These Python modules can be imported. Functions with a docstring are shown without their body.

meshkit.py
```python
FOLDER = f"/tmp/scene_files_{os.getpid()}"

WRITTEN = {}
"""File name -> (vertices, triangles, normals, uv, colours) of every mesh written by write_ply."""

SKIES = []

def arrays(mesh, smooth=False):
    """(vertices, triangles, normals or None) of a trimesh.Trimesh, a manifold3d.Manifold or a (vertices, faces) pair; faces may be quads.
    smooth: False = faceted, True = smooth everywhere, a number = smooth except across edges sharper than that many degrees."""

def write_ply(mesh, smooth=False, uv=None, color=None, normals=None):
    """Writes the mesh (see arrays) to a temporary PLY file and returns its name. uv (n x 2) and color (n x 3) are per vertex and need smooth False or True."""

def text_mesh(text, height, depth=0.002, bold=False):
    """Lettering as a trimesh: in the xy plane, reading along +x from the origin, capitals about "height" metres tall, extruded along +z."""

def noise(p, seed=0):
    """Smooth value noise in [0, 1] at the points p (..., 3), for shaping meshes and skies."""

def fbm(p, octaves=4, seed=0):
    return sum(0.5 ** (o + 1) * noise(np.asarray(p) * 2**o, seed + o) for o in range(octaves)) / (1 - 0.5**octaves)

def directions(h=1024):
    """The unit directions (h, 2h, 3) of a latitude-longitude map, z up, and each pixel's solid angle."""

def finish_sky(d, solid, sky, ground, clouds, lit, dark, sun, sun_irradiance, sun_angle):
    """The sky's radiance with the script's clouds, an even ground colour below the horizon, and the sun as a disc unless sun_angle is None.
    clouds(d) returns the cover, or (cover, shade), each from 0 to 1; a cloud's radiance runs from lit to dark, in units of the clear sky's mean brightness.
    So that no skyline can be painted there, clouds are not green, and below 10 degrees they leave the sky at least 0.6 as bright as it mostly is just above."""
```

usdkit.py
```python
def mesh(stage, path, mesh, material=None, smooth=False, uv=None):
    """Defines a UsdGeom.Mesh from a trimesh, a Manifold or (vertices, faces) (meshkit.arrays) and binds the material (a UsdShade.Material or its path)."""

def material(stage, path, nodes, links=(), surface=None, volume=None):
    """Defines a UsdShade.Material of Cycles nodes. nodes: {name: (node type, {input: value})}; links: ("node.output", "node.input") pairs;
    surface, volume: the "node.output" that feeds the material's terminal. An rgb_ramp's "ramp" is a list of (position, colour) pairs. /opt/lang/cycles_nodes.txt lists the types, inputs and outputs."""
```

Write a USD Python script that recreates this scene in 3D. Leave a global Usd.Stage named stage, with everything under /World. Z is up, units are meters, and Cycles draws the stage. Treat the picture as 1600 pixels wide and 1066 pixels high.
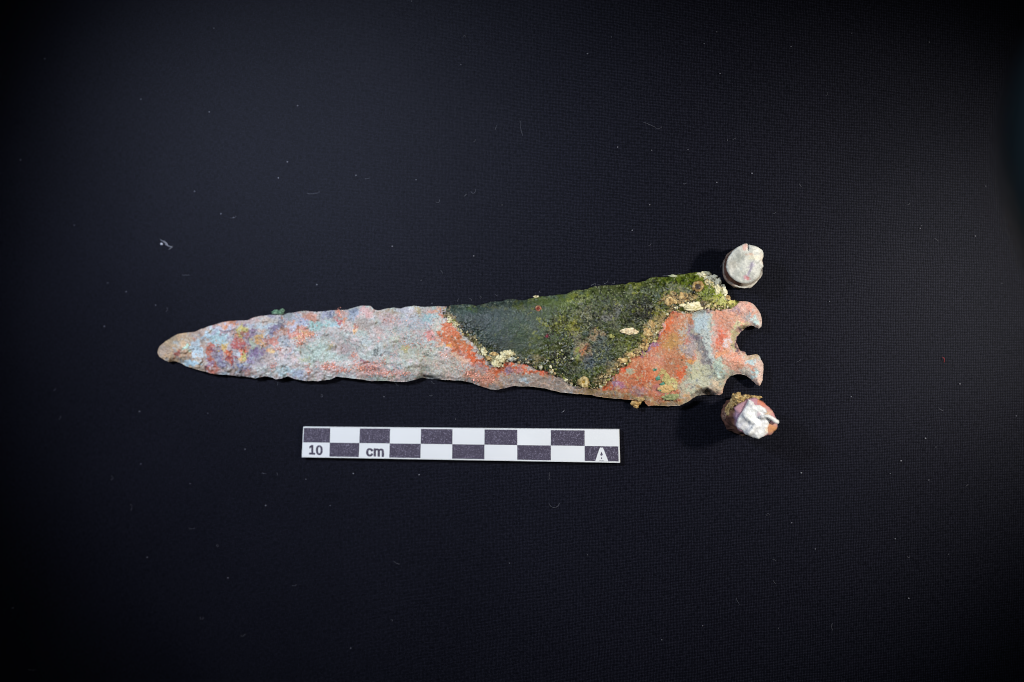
import math, random
import numpy as np, trimesh, usdkit, meshkit
from scipy.spatial import Delaunay, cKDTree
from shapely.geometry import Polygon
from pxr import Usd, UsdGeom, UsdLux, UsdShade, Sdf, Gf, Vt

random.seed(7)
RNG = np.random.default_rng(7)
stage = Usd.Stage.CreateInMemory()
UsdGeom.SetStageUpAxis(stage, UsdGeom.Tokens.z)
UsdGeom.SetStageMetersPerUnit(stage, 1.0)
UsdGeom.Xform.Define(stage, '/World')

# ------------------------------------------------------------------ camera
FMM, D = 28.0, 0.244                       # lens, distance along the axis to the cloth
F = FMM / 36.0 * 1600
TH = math.atan(230.0 / F)                  # the camera hangs a little to the right and looks back
EYE = np.array([D * math.sin(TH), 0.0, D * math.cos(TH)])
RIGHT = np.array([math.cos(TH), 0, -math.sin(TH)]); UP = np.array([0, 1.0, 0]); BACK = np.array([math.sin(TH), 0, math.cos(TH)])
cam = UsdGeom.Camera.Define(stage, '/World/camera')
cam.CreateHorizontalApertureAttr(36.0); cam.CreateVerticalApertureAttr(36.0 * 682 / 1024)
cam.CreateFocalLengthAttr(FMM); cam.CreateClippingRangeAttr((0.004, 50.0))
cam.CreateFStopAttr(7.5); cam.CreateFocusDistanceAttr(0.231)
cam.CreateExposureAttr(0.0)
m = np.eye(4); m[0, :3], m[1, :3], m[2, :3], m[3, :3] = RIGHT, UP, BACK, EYE
cam.AddTransformOp().Set(Gf.Matrix4d(*m.ravel().tolist()))

def P(u, v, z=0.0):
    """Measured picture position (1600 x 1066) and height above the cloth (m) -> point in the world."""
    u, v, z = np.broadcast_arrays(np.asarray(u, float), np.asarray(v, float), np.asarray(z, float))
    d = ((u - 800) / F)[..., None] * RIGHT - ((v - 533) / F)[..., None] * UP - BACK
    return EYE + d * ((z - EYE[2]) / d[..., 2])[..., None]
PX = 0.000196                              # metres per picture unit on the cloth

# ------------------------------------------------------------------ lamps
def aim(prim, pos, target):
    b = np.array(pos, float) - np.array(target, float); b /= np.linalg.norm(b)
    r = np.cross([0, 1.0, 0.01], b); r /= np.linalg.norm(r); u = np.cross(b, r)
    t = np.eye(4); t[0, :3], t[1, :3], t[2, :3], t[3, :3] = r, u, b, pos
    UsdGeom.Xformable(prim).AddTransformOp().Set(Gf.Matrix4d(*t.ravel().tolist()))
def spot(name, pos, target, radius, intensity, colour, cone, soft):
    l = UsdLux.SphereLight.Define(stage, '/World/' + name)
    l.CreateRadiusAttr(radius); l.CreateNormalizeAttr(True); l.CreateIntensityAttr(intensity); l.CreateColorAttr(Gf.Vec3f(*colour))
    if cone:
        s = UsdLux.ShapingAPI.Apply(l.GetPrim()); s.CreateShapingConeAngleAttr(cone); s.CreateShapingConeSoftnessAttr(soft)
    aim(l, pos, target)
KEY_POS = P(1165, 520) + np.array([0.165, 0.030, 0.185])
spot('key_lamp', KEY_POS, P(1095, 540), 0.011, 0.98, (1.0, 0.95, 0.86), 29, 1.0)
spot('cool_lamp', (-0.20, 0.155, 0.31), P(535, 490), 0.030, 2.3, (0.79, 0.87, 1.0), 24, 1.0)
room = UsdLux.DiskLight.Define(stage, '/World/room_lamp'); room.CreateRadiusAttr(.25); room.CreateNormalizeAttr(True); room.CreateIntensityAttr(.36); room.CreateColorAttr(Gf.Vec3f(.75, .92, 1.0))
aim(room, (0.15, -0.1, 1.5), (0.05, 0, 0))

# ------------------------------------------------------------------ helpers
def lin(c):
    c = np.asarray(c, float) / 255.0
    return np.where(c <= 0.04045, c / 12.92, ((c + 0.055) / 1.055) ** 2.4)
used = {}
def numbered(path):
    k = used.get(path, 0); used[path] = k + 1
    return path if k == 0 else f'{path}_{k:03d}'
def say(prim, label=None, cat=None, group=None, kind=None):
    for k, x in (('label', label), ('category', cat), ('group', group), ('kind', kind)):
        if x: prim.SetCustomDataByKey(k, x)
def thing(name, label, cat):
    x = UsdGeom.Xform.Define(stage, numbered('/World/' + name)); say(x.GetPrim(), label, cat); return x.GetPrim()
def obj(name, mesh, mat, parent=None, smooth=False, col=None, gloss=None):
    path = numbered((str(parent.GetPath()) if parent else '/World') + '/' + name)
    o = usdkit.mesh(stage, path, mesh, mat, smooth=smooth)
    api = UsdGeom.PrimvarsAPI(o)
    if col is not None:
        api.CreatePrimvar('patina', Sdf.ValueTypeNames.Color3fArray, 'vertex').Set(Vt.Vec3fArray.FromNumpy(np.asarray(col, np.float32)))
        g = np.zeros(len(col)) if gloss is None else np.asarray(gloss)
        api.CreatePrimvar('gloss', Sdf.ValueTypeNames.FloatArray, 'vertex').Set(Vt.FloatArray.FromNumpy(g.astype(np.float32)))
    return o.GetPrim()
def fbm(u, v, s, octaves=3, seed=0):
    return meshkit.fbm(np.stack([np.asarray(u) / s, np.asarray(v) / s, np.full(np.shape(u), 0.37)], -1), octaves, seed)
def sstep(x): x = np.clip(x, 0, 1); return x * x * (3 - 2 * x)
def sdf(poly, u, v):
    """Signed distance (inside positive) of the points to a closed polygon."""
    p = np.asarray(poly, float); q = np.roll(p, -1, 0)
    best = np.full(u.shape, 1e9); inside = np.zeros(u.shape, bool)
    for (ax, ay), (bx, by) in zip(p, q):
        ex, ey = bx - ax, by - ay
        t = np.clip(((u - ax) * ex + (v - ay) * ey) / (ex * ex + ey * ey + 1e-12), 0, 1)
        best = np.minimum(best, (u - ax - t * ex) ** 2 + (v - ay - t * ey) ** 2)
        if by != ay:
            inside ^= ((ay > v) != (by > v)) & (u < ex * (v - ay) / (by - ay) + ax)
    return np.where(inside, 1, -1) * np.sqrt(best)
def line_d(pts, u, v):
    best = np.full(u.shape, 1e9)
    for (ax, ay), (bx, by) in zip(pts[:-1], pts[1:]):
        ex, ey = bx - ax, by - ay
        t = np.clip(((u - ax) * ex + (v - ay) * ey) / (ex * ex + ey * ey + 1e-12), 0, 1)
        best = np.minimum(best, (u - ax - t * ex) ** 2 + (v - ay - t * ey) ** 2)
    return np.sqrt(best)
def paint(C, u, v, layers, warp=3.0, seed=0):
    """Patches of patina: e = ellipse (x, y, rx, ry, turn), p = polygon, l = line (points, half width); then colour, softness, strength."""
    wu = u + warp * 2 * (fbm(u, v, 9, 3, seed + 11) - .5) * 2 + warp * (fbm(u, v, 3, 2, seed + 12) - .5) * 2
    wv = v + warp * 2 * (fbm(u, v, 9, 3, seed + 13) - .5) * 2 + warp * (fbm(u, v, 3, 2, seed + 14) - .5) * 2
    grain = (fbm(u, v, 3.6, 3, seed + 15) - .5) * .9 + (fbm(u, v, 1.4, 2, seed + 16) - .5) * .9
    for L in layers:
        kind, shape, col, soft, strength = L
        if kind == 'e':
            x, y, rx, ry, a = shape; R = 2.2 * max(rx, ry) + 8
            b = np.nonzero((abs(wu - x) < R) & (abs(wv - y) < R))[0]
            if not len(b): continue
            c, s = math.cos(math.radians(a)), math.sin(math.radians(a))
            du, dv = wu[b] - x, wv[b] - y
            r = np.hypot((du * c + dv * s) / rx, (-du * s + dv * c) / ry)
            d = (1 - r) * min(rx, ry)
        else:
            pts = np.asarray(shape[0] if kind == 'l' else shape, float)
            w = (shape[1] if kind == 'l' else 0) + 10
            b = np.nonzero((wu > pts[:, 0].min() - w) & (wu < pts[:, 0].max() + w) & (wv > pts[:, 1].min() - w) & (wv < pts[:, 1].max() + w))[0]
            if not len(b): continue
            d = shape[1] - line_d(pts, wu[b], wv[b]) if kind == 'l' else sdf(pts, wu[b], wv[b])
        a = sstep(.5 + d / (2 * soft) + grain[b] * 1.5) * strength
        C[b] += (lin(col) - C[b]) * a[:, None]
    return C

def field_mesh(outline, step, ztop, zbot, jag=0.0, seed=0, edge_step=None, crease=False):
    """A closed body: its outline seen from above (picture units), its upper and lower height (m) as functions of (u, v, distance from the edge). Returns mesh, u, v, n_top."""
    ring = np.asarray(outline, float); ring = np.vstack([ring, ring[:1]])
    s = np.r_[0, np.cumsum(np.hypot(*np.diff(ring, axis=0).T))]
    t = np.arange(0, s[-1], edge_step or step * .85)
    b = np.stack([np.interp(t, s, ring[:, 0]), np.interp(t, s, ring[:, 1])], 1)
    for k in range(2): b = (np.roll(b, 1, 0) + 2 * b + np.roll(b, -1, 0)) / 4
    if jag:
        n = np.roll(b, -1, 0) - np.roll(b, 1, 0); n = np.stack([n[:, 1], -n[:, 0]], 1) / (np.hypot(*n.T)[:, None] + 1e-9)
        b = b + n * (jag * 2 * (fbm(b[:, 0], b[:, 1], 12, 4, seed + 3) - .5) * 2)[:, None]
    lo, hi = b.min(0), b.max(0)
    gu, gv = np.meshgrid(np.arange(lo[0], hi[0], step), np.arange(lo[1], hi[1], step))
    rng = np.random.default_rng(seed + 5)
    g = np.stack([gu.ravel(), gv.ravel()], 1) + rng.uniform(-.28, .28, (gu.size, 2)) * step
    near, _ = cKDTree(b).query(g)
    import shapely
    poly = Polygon(b).buffer(0); shapely.prepare(poly)
    g = g[shapely.contains_xy(poly, g[:, 0], g[:, 1]) & (near > step * .6)]
    pts = np.vstack([b, g]); nb = len(b)
    tri = Delaunay(pts).simplices
    c = pts[tri].mean(1); tri = tri[shapely.contains_xy(poly, c[:, 0], c[:, 1])]
    e1, e2 = pts[tri[:, 1]] - pts[tri[:, 0]], pts[tri[:, 2]] - pts[tri[:, 0]]
    flip = e1[:, 0] * e2[:, 1] - e1[:, 1] * e2[:, 0] > 0            # v runs down
    tri[flip] = tri[flip][:, ::-1]
    d = np.r_[np.zeros(nb), cKDTree(b).query(g)[0]] if len(g) else np.zeros(nb)
    u, v = pts.T
    zt, zb = ztop(u, v, d), zbot(u, v, d)
    zb = np.minimum(zb, zt - 2e-5)
    top, bot = P(u, v, zt), P(u, v, zb)
    N = len(pts); i = np.arange(nb); j = (i + 1) % nb
    wall = np.vstack([np.stack([i, j, j + N], 1), np.stack([i, j + N, i + N], 1)])
    if crease:
        wall = np.where(wall < N, wall + 2 * N, wall - N + 2 * N + nb)
        top, bot = top, np.vstack([bot, top[:nb], bot[:nb]]); u, v = np.r_[u, u[:nb], u[:nb] * 1.0], np.r_[v, v[:nb], v[:nb]]
        ux, vx = np.r_[pts[:, 0], u], np.r_[pts[:, 1], v]
    else: ux, vx = np.r_[u, u], np.r_[v, v]
    V, Fc = np.vstack([top, bot]), np.vstack([tri, tri[:, ::-1] + N])
    # orient the wall outwards
    A = .5 * np.sum(b[:, 0] * np.roll(b[:, 1], -1) - np.roll(b[:, 0], -1) * b[:, 1])
    Fc = np.vstack([Fc, wall if A < 0 else wall[:, ::-1]])
    return trimesh.Trimesh(V, Fc, process=False), ux, vx, N

def lump(u, v, z, ru, rv, rz, seed, rough=.35, sub=3):
    """An uneven lump of crust; half sizes in picture units, rz too."""
    s = trimesh.creation.icosphere(sub); n = np.array(s.vertices)
    k = 1 + rough * 2 * (meshkit.fbm(n * 1.7 + seed * 3.1, 3, seed) - .5) + rough * .7 * (meshkit.fbm(n * 5 + seed, 2, seed + 9) - .5)
    c = P(u, v, z)
    return trimesh.Trimesh(c + n * k[:, None] * np.array([ru, rv, rz]) * PX, s.faces, process=False)
def vcol(mesh, cols, seed=0, s=.0006, jitter=.12):
    """Mottled colours for a lump: blends of the listed colours."""
    p = np.array(mesh.vertices) / s
    n = np.clip((meshkit.fbm(p, 3, seed) - .5) * 2.2 + .5, 0, .9999) * (len(cols) - 1)
    i = n.astype(int); t = (n - i)[:, None]; L = np.array([lin(c) for c in cols] + [lin(cols[-1])])
    C = L[i] * (1 - t) + L[i + 1] * t
    return C * (1 + jitter * 2 * (meshkit.noise(p * 2.3, seed + 4) - .5))[:, None]

# ------------------------------------------------------------------ materials
LK = '/World/Looks/'
UsdGeom.Scope.Define(stage, '/World/Looks')
def patina_mat(name, grain=3000., var=.30, rough=.75, rough_lo=.22, bump=.00009, spec=.35, metallic=0.0):
    return usdkit.material(stage, LK + name, {
        'a': ('attribute', {'attribute': 'patina'}), 'g': ('attribute', {'attribute': 'gloss'}),
        'tc': ('texture_coordinate', {}),
        'n': ('noise_texture', {'scale': grain, 'detail': 3.0, 'roughness': .65}),
        'mr': ('map_range', {'from_min': .28, 'from_max': .72, 'to_min': 1 - var, 'to_max': 1 + var}),
        'cc': ('combine_color', {}),
        'mx': ('mix', {'mix_type': 'multiply', 'fac': 1.0}),
        'rr': ('mix_float', {'a': rough, 'b': rough_lo}),
        'nb': ('noise_texture', {'scale': grain * .55, 'detail': 4.0, 'roughness': .7}),
        'b': ('bump', {'strength': .8, 'distance': bump}),
        'p': ('principled_bsdf', {'specular_ior_level': spec, 'metallic': metallic})},
        [('tc.object', 'n.vector'), ('tc.object', 'nb.vector'), ('n.fac', 'mr.value'), ('mr.result', 'cc.r'), ('mr.result', 'cc.g'), ('mr.result', 'cc.b'),
         ('a.color', 'mx.color1'), ('cc.color', 'mx.color2'), ('mx.color', 'p.base_color'), ('g.fac', 'rr.fac'), ('rr.result', 'p.roughness'),
         ('nb.fac', 'b.height'), ('b.normal', 'p.normal')], surface='p.BSDF')
M_blade = patina_mat('blade_patina', spec=.2)
M_crust = patina_mat('crust', grain=2200., var=.45, rough=.6, rough_lo=.18, bump=.00018, spec=.3)
M_lump = patina_mat('mineral', grain=3200., var=.18, rough=.8, bump=.00008)
M_silver = patina_mat('silvered_metal', grain=2500., var=.2, rough=.6, rough_lo=.38, bump=.00004, spec=.45, metallic=.0)
def plain(name, col, rough=.6, metallic=0., spec=.5, extra=None):
    return usdkit.material(stage, LK + name, {'n': ('noise_texture', {'scale': 3000., 'detail': 2.}), 'tc': ('texture_coordinate', {}),
        'r': ('rgb_ramp', {'ramp': [(.3, tuple(lin(col) * .86)), (.7, tuple(np.minimum(lin(col) * 1.14, 1)))]}),
        'p': ('principled_bsdf', dict({'roughness': rough, 'metallic': metallic, 'specular_ior_level': spec}, **(extra or {})))},
        [('tc.object', 'n.vector'), ('n.fac', 'r.fac'), ('r.color', 'p.base_color')], surface='p.BSDF')
M_copper = plain('copper_crystal', (226, 158, 138), .3, .25)
M_white = usdkit.material(stage, LK + 'white_plastic', {'tc': ('texture_coordinate', {}), 'n': ('noise_texture', {'scale': 60., 'detail': 4.}),
    'r': ('rgb_ramp', {'ramp': [(.3, (.655, .66, .675)), (.7, (.70, .705, .72))]}), 'p': ('principled_bsdf', {'roughness': .42})},
    [('tc.object', 'n.vector'), ('n.fac', 'r.fac'), ('r.color', 'p.base_color')], surface='p.BSDF')
M_ink = usdkit.material(stage, LK + 'dark_ink', {'tc': ('texture_coordinate', {}), 'n': ('noise_texture', {'scale': 3600., 'detail': 1.5, 'roughness': .6}),
    'r': ('rgb_ramp', {'ramp': [(.0, (.030, .023, .040)), (.55, (.045, .034, .060)), (.66, (.16, .14, .20)), (.8, (.34, .32, .40))]}), 'p': ('principled_bsdf', {'roughness': .5})},
    [('tc.object', 'n.vector'), ('n.fac', 'r.fac'), ('r.color', 'p.base_color')], surface='p.BSDF')
M_lint = plain('lint_fibre', (128, 128, 138), .9)
M_tuft = plain('lint_tuft', (190, 190, 205), .9)
M_redlint = plain('red_fibre', (150, 40, 45), .9)
M_arm = plain('dark_teal_metal', (122, 152, 172), .5)

# plain weave: over-and-under of warp and weft, with threads of uneven thickness
w = 2 * math.pi / .00088
M_cloth = usdkit.material(stage, LK + 'black_cloth', {
    'tc': ('texture_coordinate', {}), 'wn': ('noise_texture', {'scale': 90., 'detail': 2.}), 
    'ws': ('mix', {'mix_type': 'add', 'fac': .0008}),
    'x': ('separate_xyz', {}),
    'sx': ('math', {'math_type': 'multiply', 'value2': w}), 'sy': ('math', {'math_type': 'multiply', 'value2': w}),
    'fx': ('math', {'math_type': 'sine'}), 'fy': ('math', {'math_type': 'sine'}),
    'ww': ('math', {'math_type': 'multiply'}), 'ab': ('math', {'math_type': 'absolute'}),
    'mapx': ('mapping', {'scale': (800., 3600., 1.)}), 'mapy': ('mapping', {'scale': (3600., 800., 1.)}),
    'tx': ('noise_texture', {'scale': 1., 'detail': 1.}), 'ty': ('noise_texture', {'scale': 1., 'detail': 1.}),
    'ta': ('math', {'math_type': 'add'}), 'tm': ('map_range', {'from_min': .75, 'from_max': 1.25, 'to_min': .55, 'to_max': 1.5}),
    'h': ('math', {'math_type': 'multiply'}),
    'big': ('noise_texture', {'scale': 14., 'detail': 3.}), 'bm': ('map_range', {'from_min': .3, 'from_max': .7, 'to_min': .85, 'to_max': 1.15}),
    'h2': ('math', {'math_type': 'multiply'}),
    'r': ('rgb_ramp', {'ramp': [(0., (.0017, .0017, .0030)), (.25, (.0034, .0035, .0062)), (.55, (.0070, .0071, .0124)), (1., (.0165, .0168, .027))]}),
    'b': ('bump', {'strength': .4, 'distance': .00008}),
    'p': ('principled_bsdf', {'roughness': .46, 'specular_ior_level': .052, 'specular_tint': (.82, .86, 1.0)})},
    [('tc.object', 'wn.vector'), ('tc.object', 'ws.color1'), ('wn.color', 'ws.color2'), ('ws.color', 'x.vector'), ('x.x', 'sx.value1'), ('x.y', 'sy.value1'),
     ('sx.value', 'fx.value1'), ('sy.value', 'fy.value1'), ('fx.value', 'ww.value1'), ('fy.value', 'ww.value2'), ('ww.value', 'ab.value1'),
     ('tc.object', 'mapx.vector'), ('tc.object', 'mapy.vector'), ('mapx.vector', 'tx.vector'), ('mapy.vector', 'ty.vector'),
     ('tx.fac', 'ta.value1'), ('ty.fac', 'ta.value2'), ('ta.value', 'tm.value'), ('ab.value', 'h.value1'), ('tm.result', 'h.value2'),
     ('tc.object', 'big.vector'), ('big.fac', 'bm.value'), ('h.value', 'h2.value1'), ('bm.result', 'h2.value2'),
     ('h2.value', 'r.fac'), ('r.color', 'p.base_color'), ('ab.value', 'b.height'), ('b.normal', 'p.normal')], surface='p.BSDF')

# ------------------------------------------------------------------ the cloth
n1, n2 = 220, 170
cx, cy = np.meshgrid(np.linspace(-.42, .46, n1), np.linspace(-.32, .32, n2))
fold = sum(a * np.exp(-((cx * c + cy * s - o) / wd) ** 2) for a, c, s, o, wd in ((.0016, .35, .94, .118, .010), (.0013, .55, .83, .150, .008), (.0012, -.3, .95, -.125, .011), (.001, .8, .6, -.15, .012), (.0012, .2, .98, .165, .009)))
fold = fold * .8
cz = -.0005 * meshkit.fbm(np.stack([cx / .05, cy / .05, cx * 0], -1), 3, 4) + fold * meshkit.noise(np.stack([cx / .08, cy / .08, cx * 0], -1), 9) * sstep((np.abs(cy) - .055) / .05)
ci = np.arange(n1 * n2).reshape(n2, n1)
q = np.stack([ci[:-1, :-1], ci[:-1, 1:], ci[1:, 1:], ci[1:, :-1]], -1).reshape(-1, 4)
o = obj('cloth', (np.stack([cx, cy, cz], -1).reshape(-1, 3), q), M_cloth, smooth=True)
say(o, 'black woven cotton cloth spread out flat under all the finds', kind='structure')

# ------------------------------------------------------------------ the blade
BLADE = [(246.6, 551.6), (247, 546), (250, 541), (255, 537), (259, 533), (264, 530), (270, 526), (278, 522), (290, 520), (304, 519), (315, 514), (325, 510), (340, 506), (356, 502), (372, 501), (385, 501), (395, 497), (404, 494),
    (415, 493), (425, 492), (440, 491), (455, 489), (475, 486), (497, 487), (520, 485), (540, 484), (553, 481), (565, 478), (579, 478), (585, 483.5), (592, 485), (602, 483), (615, 480), (625, 482), (631, 480), (645, 478), (660, 479), (680, 479), (695, 479),
    (720, 480), (755, 479), (785, 473), (820, 472), (860, 466), (895, 460), (926, 452), (975, 448), (1015, 441), (1055, 434), (1095, 431), (1112, 436), (1128, 452), (1136, 467), (1148, 470.5), (1160, 470.5), (1170, 471), (1178, 476), (1184, 483), (1189, 492),
    (1191, 502), (1190, 510), (1186, 513.5), (1180, 511.5), (1174, 508.5), (1167, 511), (1157.5, 518.5), (1152, 526), (1150, 534.5), (1154, 543), (1156, 548), (1163.6, 550), (1167, 556), (1177, 554), (1182, 552.5), (1187, 556), (1191, 564), (1193, 569), (1193, 578),
    (1192, 593), (1189, 601.5), (1187, 604), (1182, 601.5), (1177, 596.5), (1172, 592), (1165, 587), (1157.5, 584.5), (1150, 585), (1143, 588), (1135.6, 594), (1132, 601.5), (1130, 607.5), (1129.5, 615), (1124.6, 617.5), (1118.5, 616.5), (1112, 616.5), (1100, 617), (1088, 618.5),
    (1082, 622), (1076, 627), (1068, 632), (1060, 634.6), (1045, 635), (1023, 634), (1013, 635.5), (1010, 632), (1007, 627), (985, 625.5), (970, 623.7), (952, 622), (936, 620), (923, 617.5), (905, 615.5), (883, 614), (866, 611), (850, 607), (832, 604.5), (820, 603.5), (800, 604), (788, 607), (778, 609),
    (768, 608.5), (755, 605), (745, 601), (735, 597.5), (720, 595), (698, 593.5), (682, 593), (672, 592), (661, 590.5), (651, 592), (636, 597), (619, 596.5), (606, 595), (580, 595), (569, 593.5), (544, 590), (526, 589), (515, 593), (497, 595.5), (477, 595), (458, 591.5), (449, 588), (440, 591.5), (430.7, 593.5),
    (424, 589.6), (413.6, 587.6), (398, 591.5), (392.6, 589.6), (373, 588), (353, 585.3), (339.5, 585), (329, 583.5), (320, 580.7), (307.5, 577), (292.5, 573), (285, 568.5), (271, 564), (265, 565.7), (256, 562), (248.5, 557)]
NOTCH_RIM = [(1200, 522), (1187, 516), (1178, 511.5), (1168, 509), (1160, 507), (1151, 511), (1145, 519), (1141.5, 528), (1141, 539), (1146, 546), (1154, 549), (1160, 552.5), (1168, 556.5), (1178, 554.5), (1200, 548)]
CHIP = [(1081, 623), (1086, 613), (1094, 606), (1105, 604), (1113, 609), (1122, 616), (1122, 640), (1081, 640)]
CHIP_B = [(646, 594), (653, 588), (662, 584), (672, 585.5), (684, 590), (692, 594), (692, 610), (646, 610)]
def blade_top(u, v, d, fine=True):
    T = np.interp(u, [246, 330, 700, 950, 1100, 1190], [.0028, .0034, .0040, .0046, .0050, .0046])
    he = T * np.interp(u, [1120, 1160], [.46, .62])
    h = he + (T - he) * (1 - np.exp(-d / np.interp(u, [250, 700, 1100, 1190], [10, 15, 12, 4])))
    if fine:
        bare = 1 / (1 + np.exp(-(sdf([(945, 612), (1000, 548), (1030, 518), (1048, 484), (1085, 492), (1070, 540), (1088, 560), (1062, 605), (1060, 630)], u, v)) / 5)) if u.max() > 900 else 0
        rough = np.interp(u, [246, 420, 700, 960, 1060, 1190], [1.35, 1.25, 1.0, .65, .6, .5]) * (1 - .5 * bare)
        fl = fbm(u, v, 34, 4, 6) - .5                       # thin flaked layers with a step at their edge
        h = h + np.interp(u, [300, 600, 1190], [.00042, .00028, .0002]) * (sstep((fl - .02) / .02) + .8 * sstep((fl + .07) / .02))
        h = h + rough * (.0013 * (fbm(u, v, 26, 3, 1) - .5) + .0011 * (fbm(u, v, 9, 3, 2) - .5) + .00062 * (fbm(u, v, 2.6, 2, 3) - .5))
        # the hollow that runs across the shoulder, and the raised disc by the lower notch
        h = h - .00028 * np.exp(-(line_d([(1078, 520), (1094, 545), (1108, 575), (1110, 600)], u, v) / 7) ** 2)
        r = np.hypot(u - 1127, v - 582); h = h + .00025 * sstep((12 - r) / 2.0)
        h = h + .0003 * np.exp(-((np.hypot(u - 1150, v - 530) - 20) / 8) ** 2)
    h = h - .0037 * sstep(sdf(NOTCH_RIM, u, v) / 10) * (u > 1100)
    for c in (CHIP,): h = h - .0030 * sstep(sdf(c, u, v) / 10)
    h = h - .0022 * sstep(sdf(CHIP_B, u, v) / 7)
    return np.maximum(h, .0004)
def blade_bot(u, v, d):
    return np.interp(u, [246, 700, 1190], [.0014, .0016, .0016]) * (1 - sstep(d / 18))
mesh, u, v, N = field_mesh(BLADE, 1.0, blade_top, blade_bot, jag=.8, seed=1)
# patina colours
BT = (u[:N].copy(), v[:N].copy(), np.array(mesh.vertices)[:N, 2]); u, v = u[:N], v[:N]
tan, pale, cyan, grey = (192, 160, 126), (168, 190, 202), (164, 200, 206), (156, 164, 158)
C = np.zeros((len(u), 3))
stops = [246, 300, 345, 430, 560, 690, 800, 900, 1000, 1070, 1120, 1190]
cols = np.array([lin(c) for c in (tan, tan, (165, 155, 160), (164, 160, 160), (160, 168, 164), (166, 166, 162), (168, 152, 142), (170, 150, 130), (190, 112, 84), (166, 164, 142), (196, 150, 128), (198, 165, 150))])
for k in range(3): C[:, k] = np.interp(u + 30 * (fbm(u, v, 20, 2, 21) - .5), stops, cols[:, k])
S = lambda x, y, rx, ry, col, soft=1.1, st=.92, a=0: ('e', (x, y, rx, ry, a), col, soft, st)
Lp = lambda pts, w, col, soft=1.4, st=.85: ('l', (pts, w), col, soft, st)
G = lambda pts, col, soft=1.2, st=.95: ('p', pts, col, soft, st)
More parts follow.
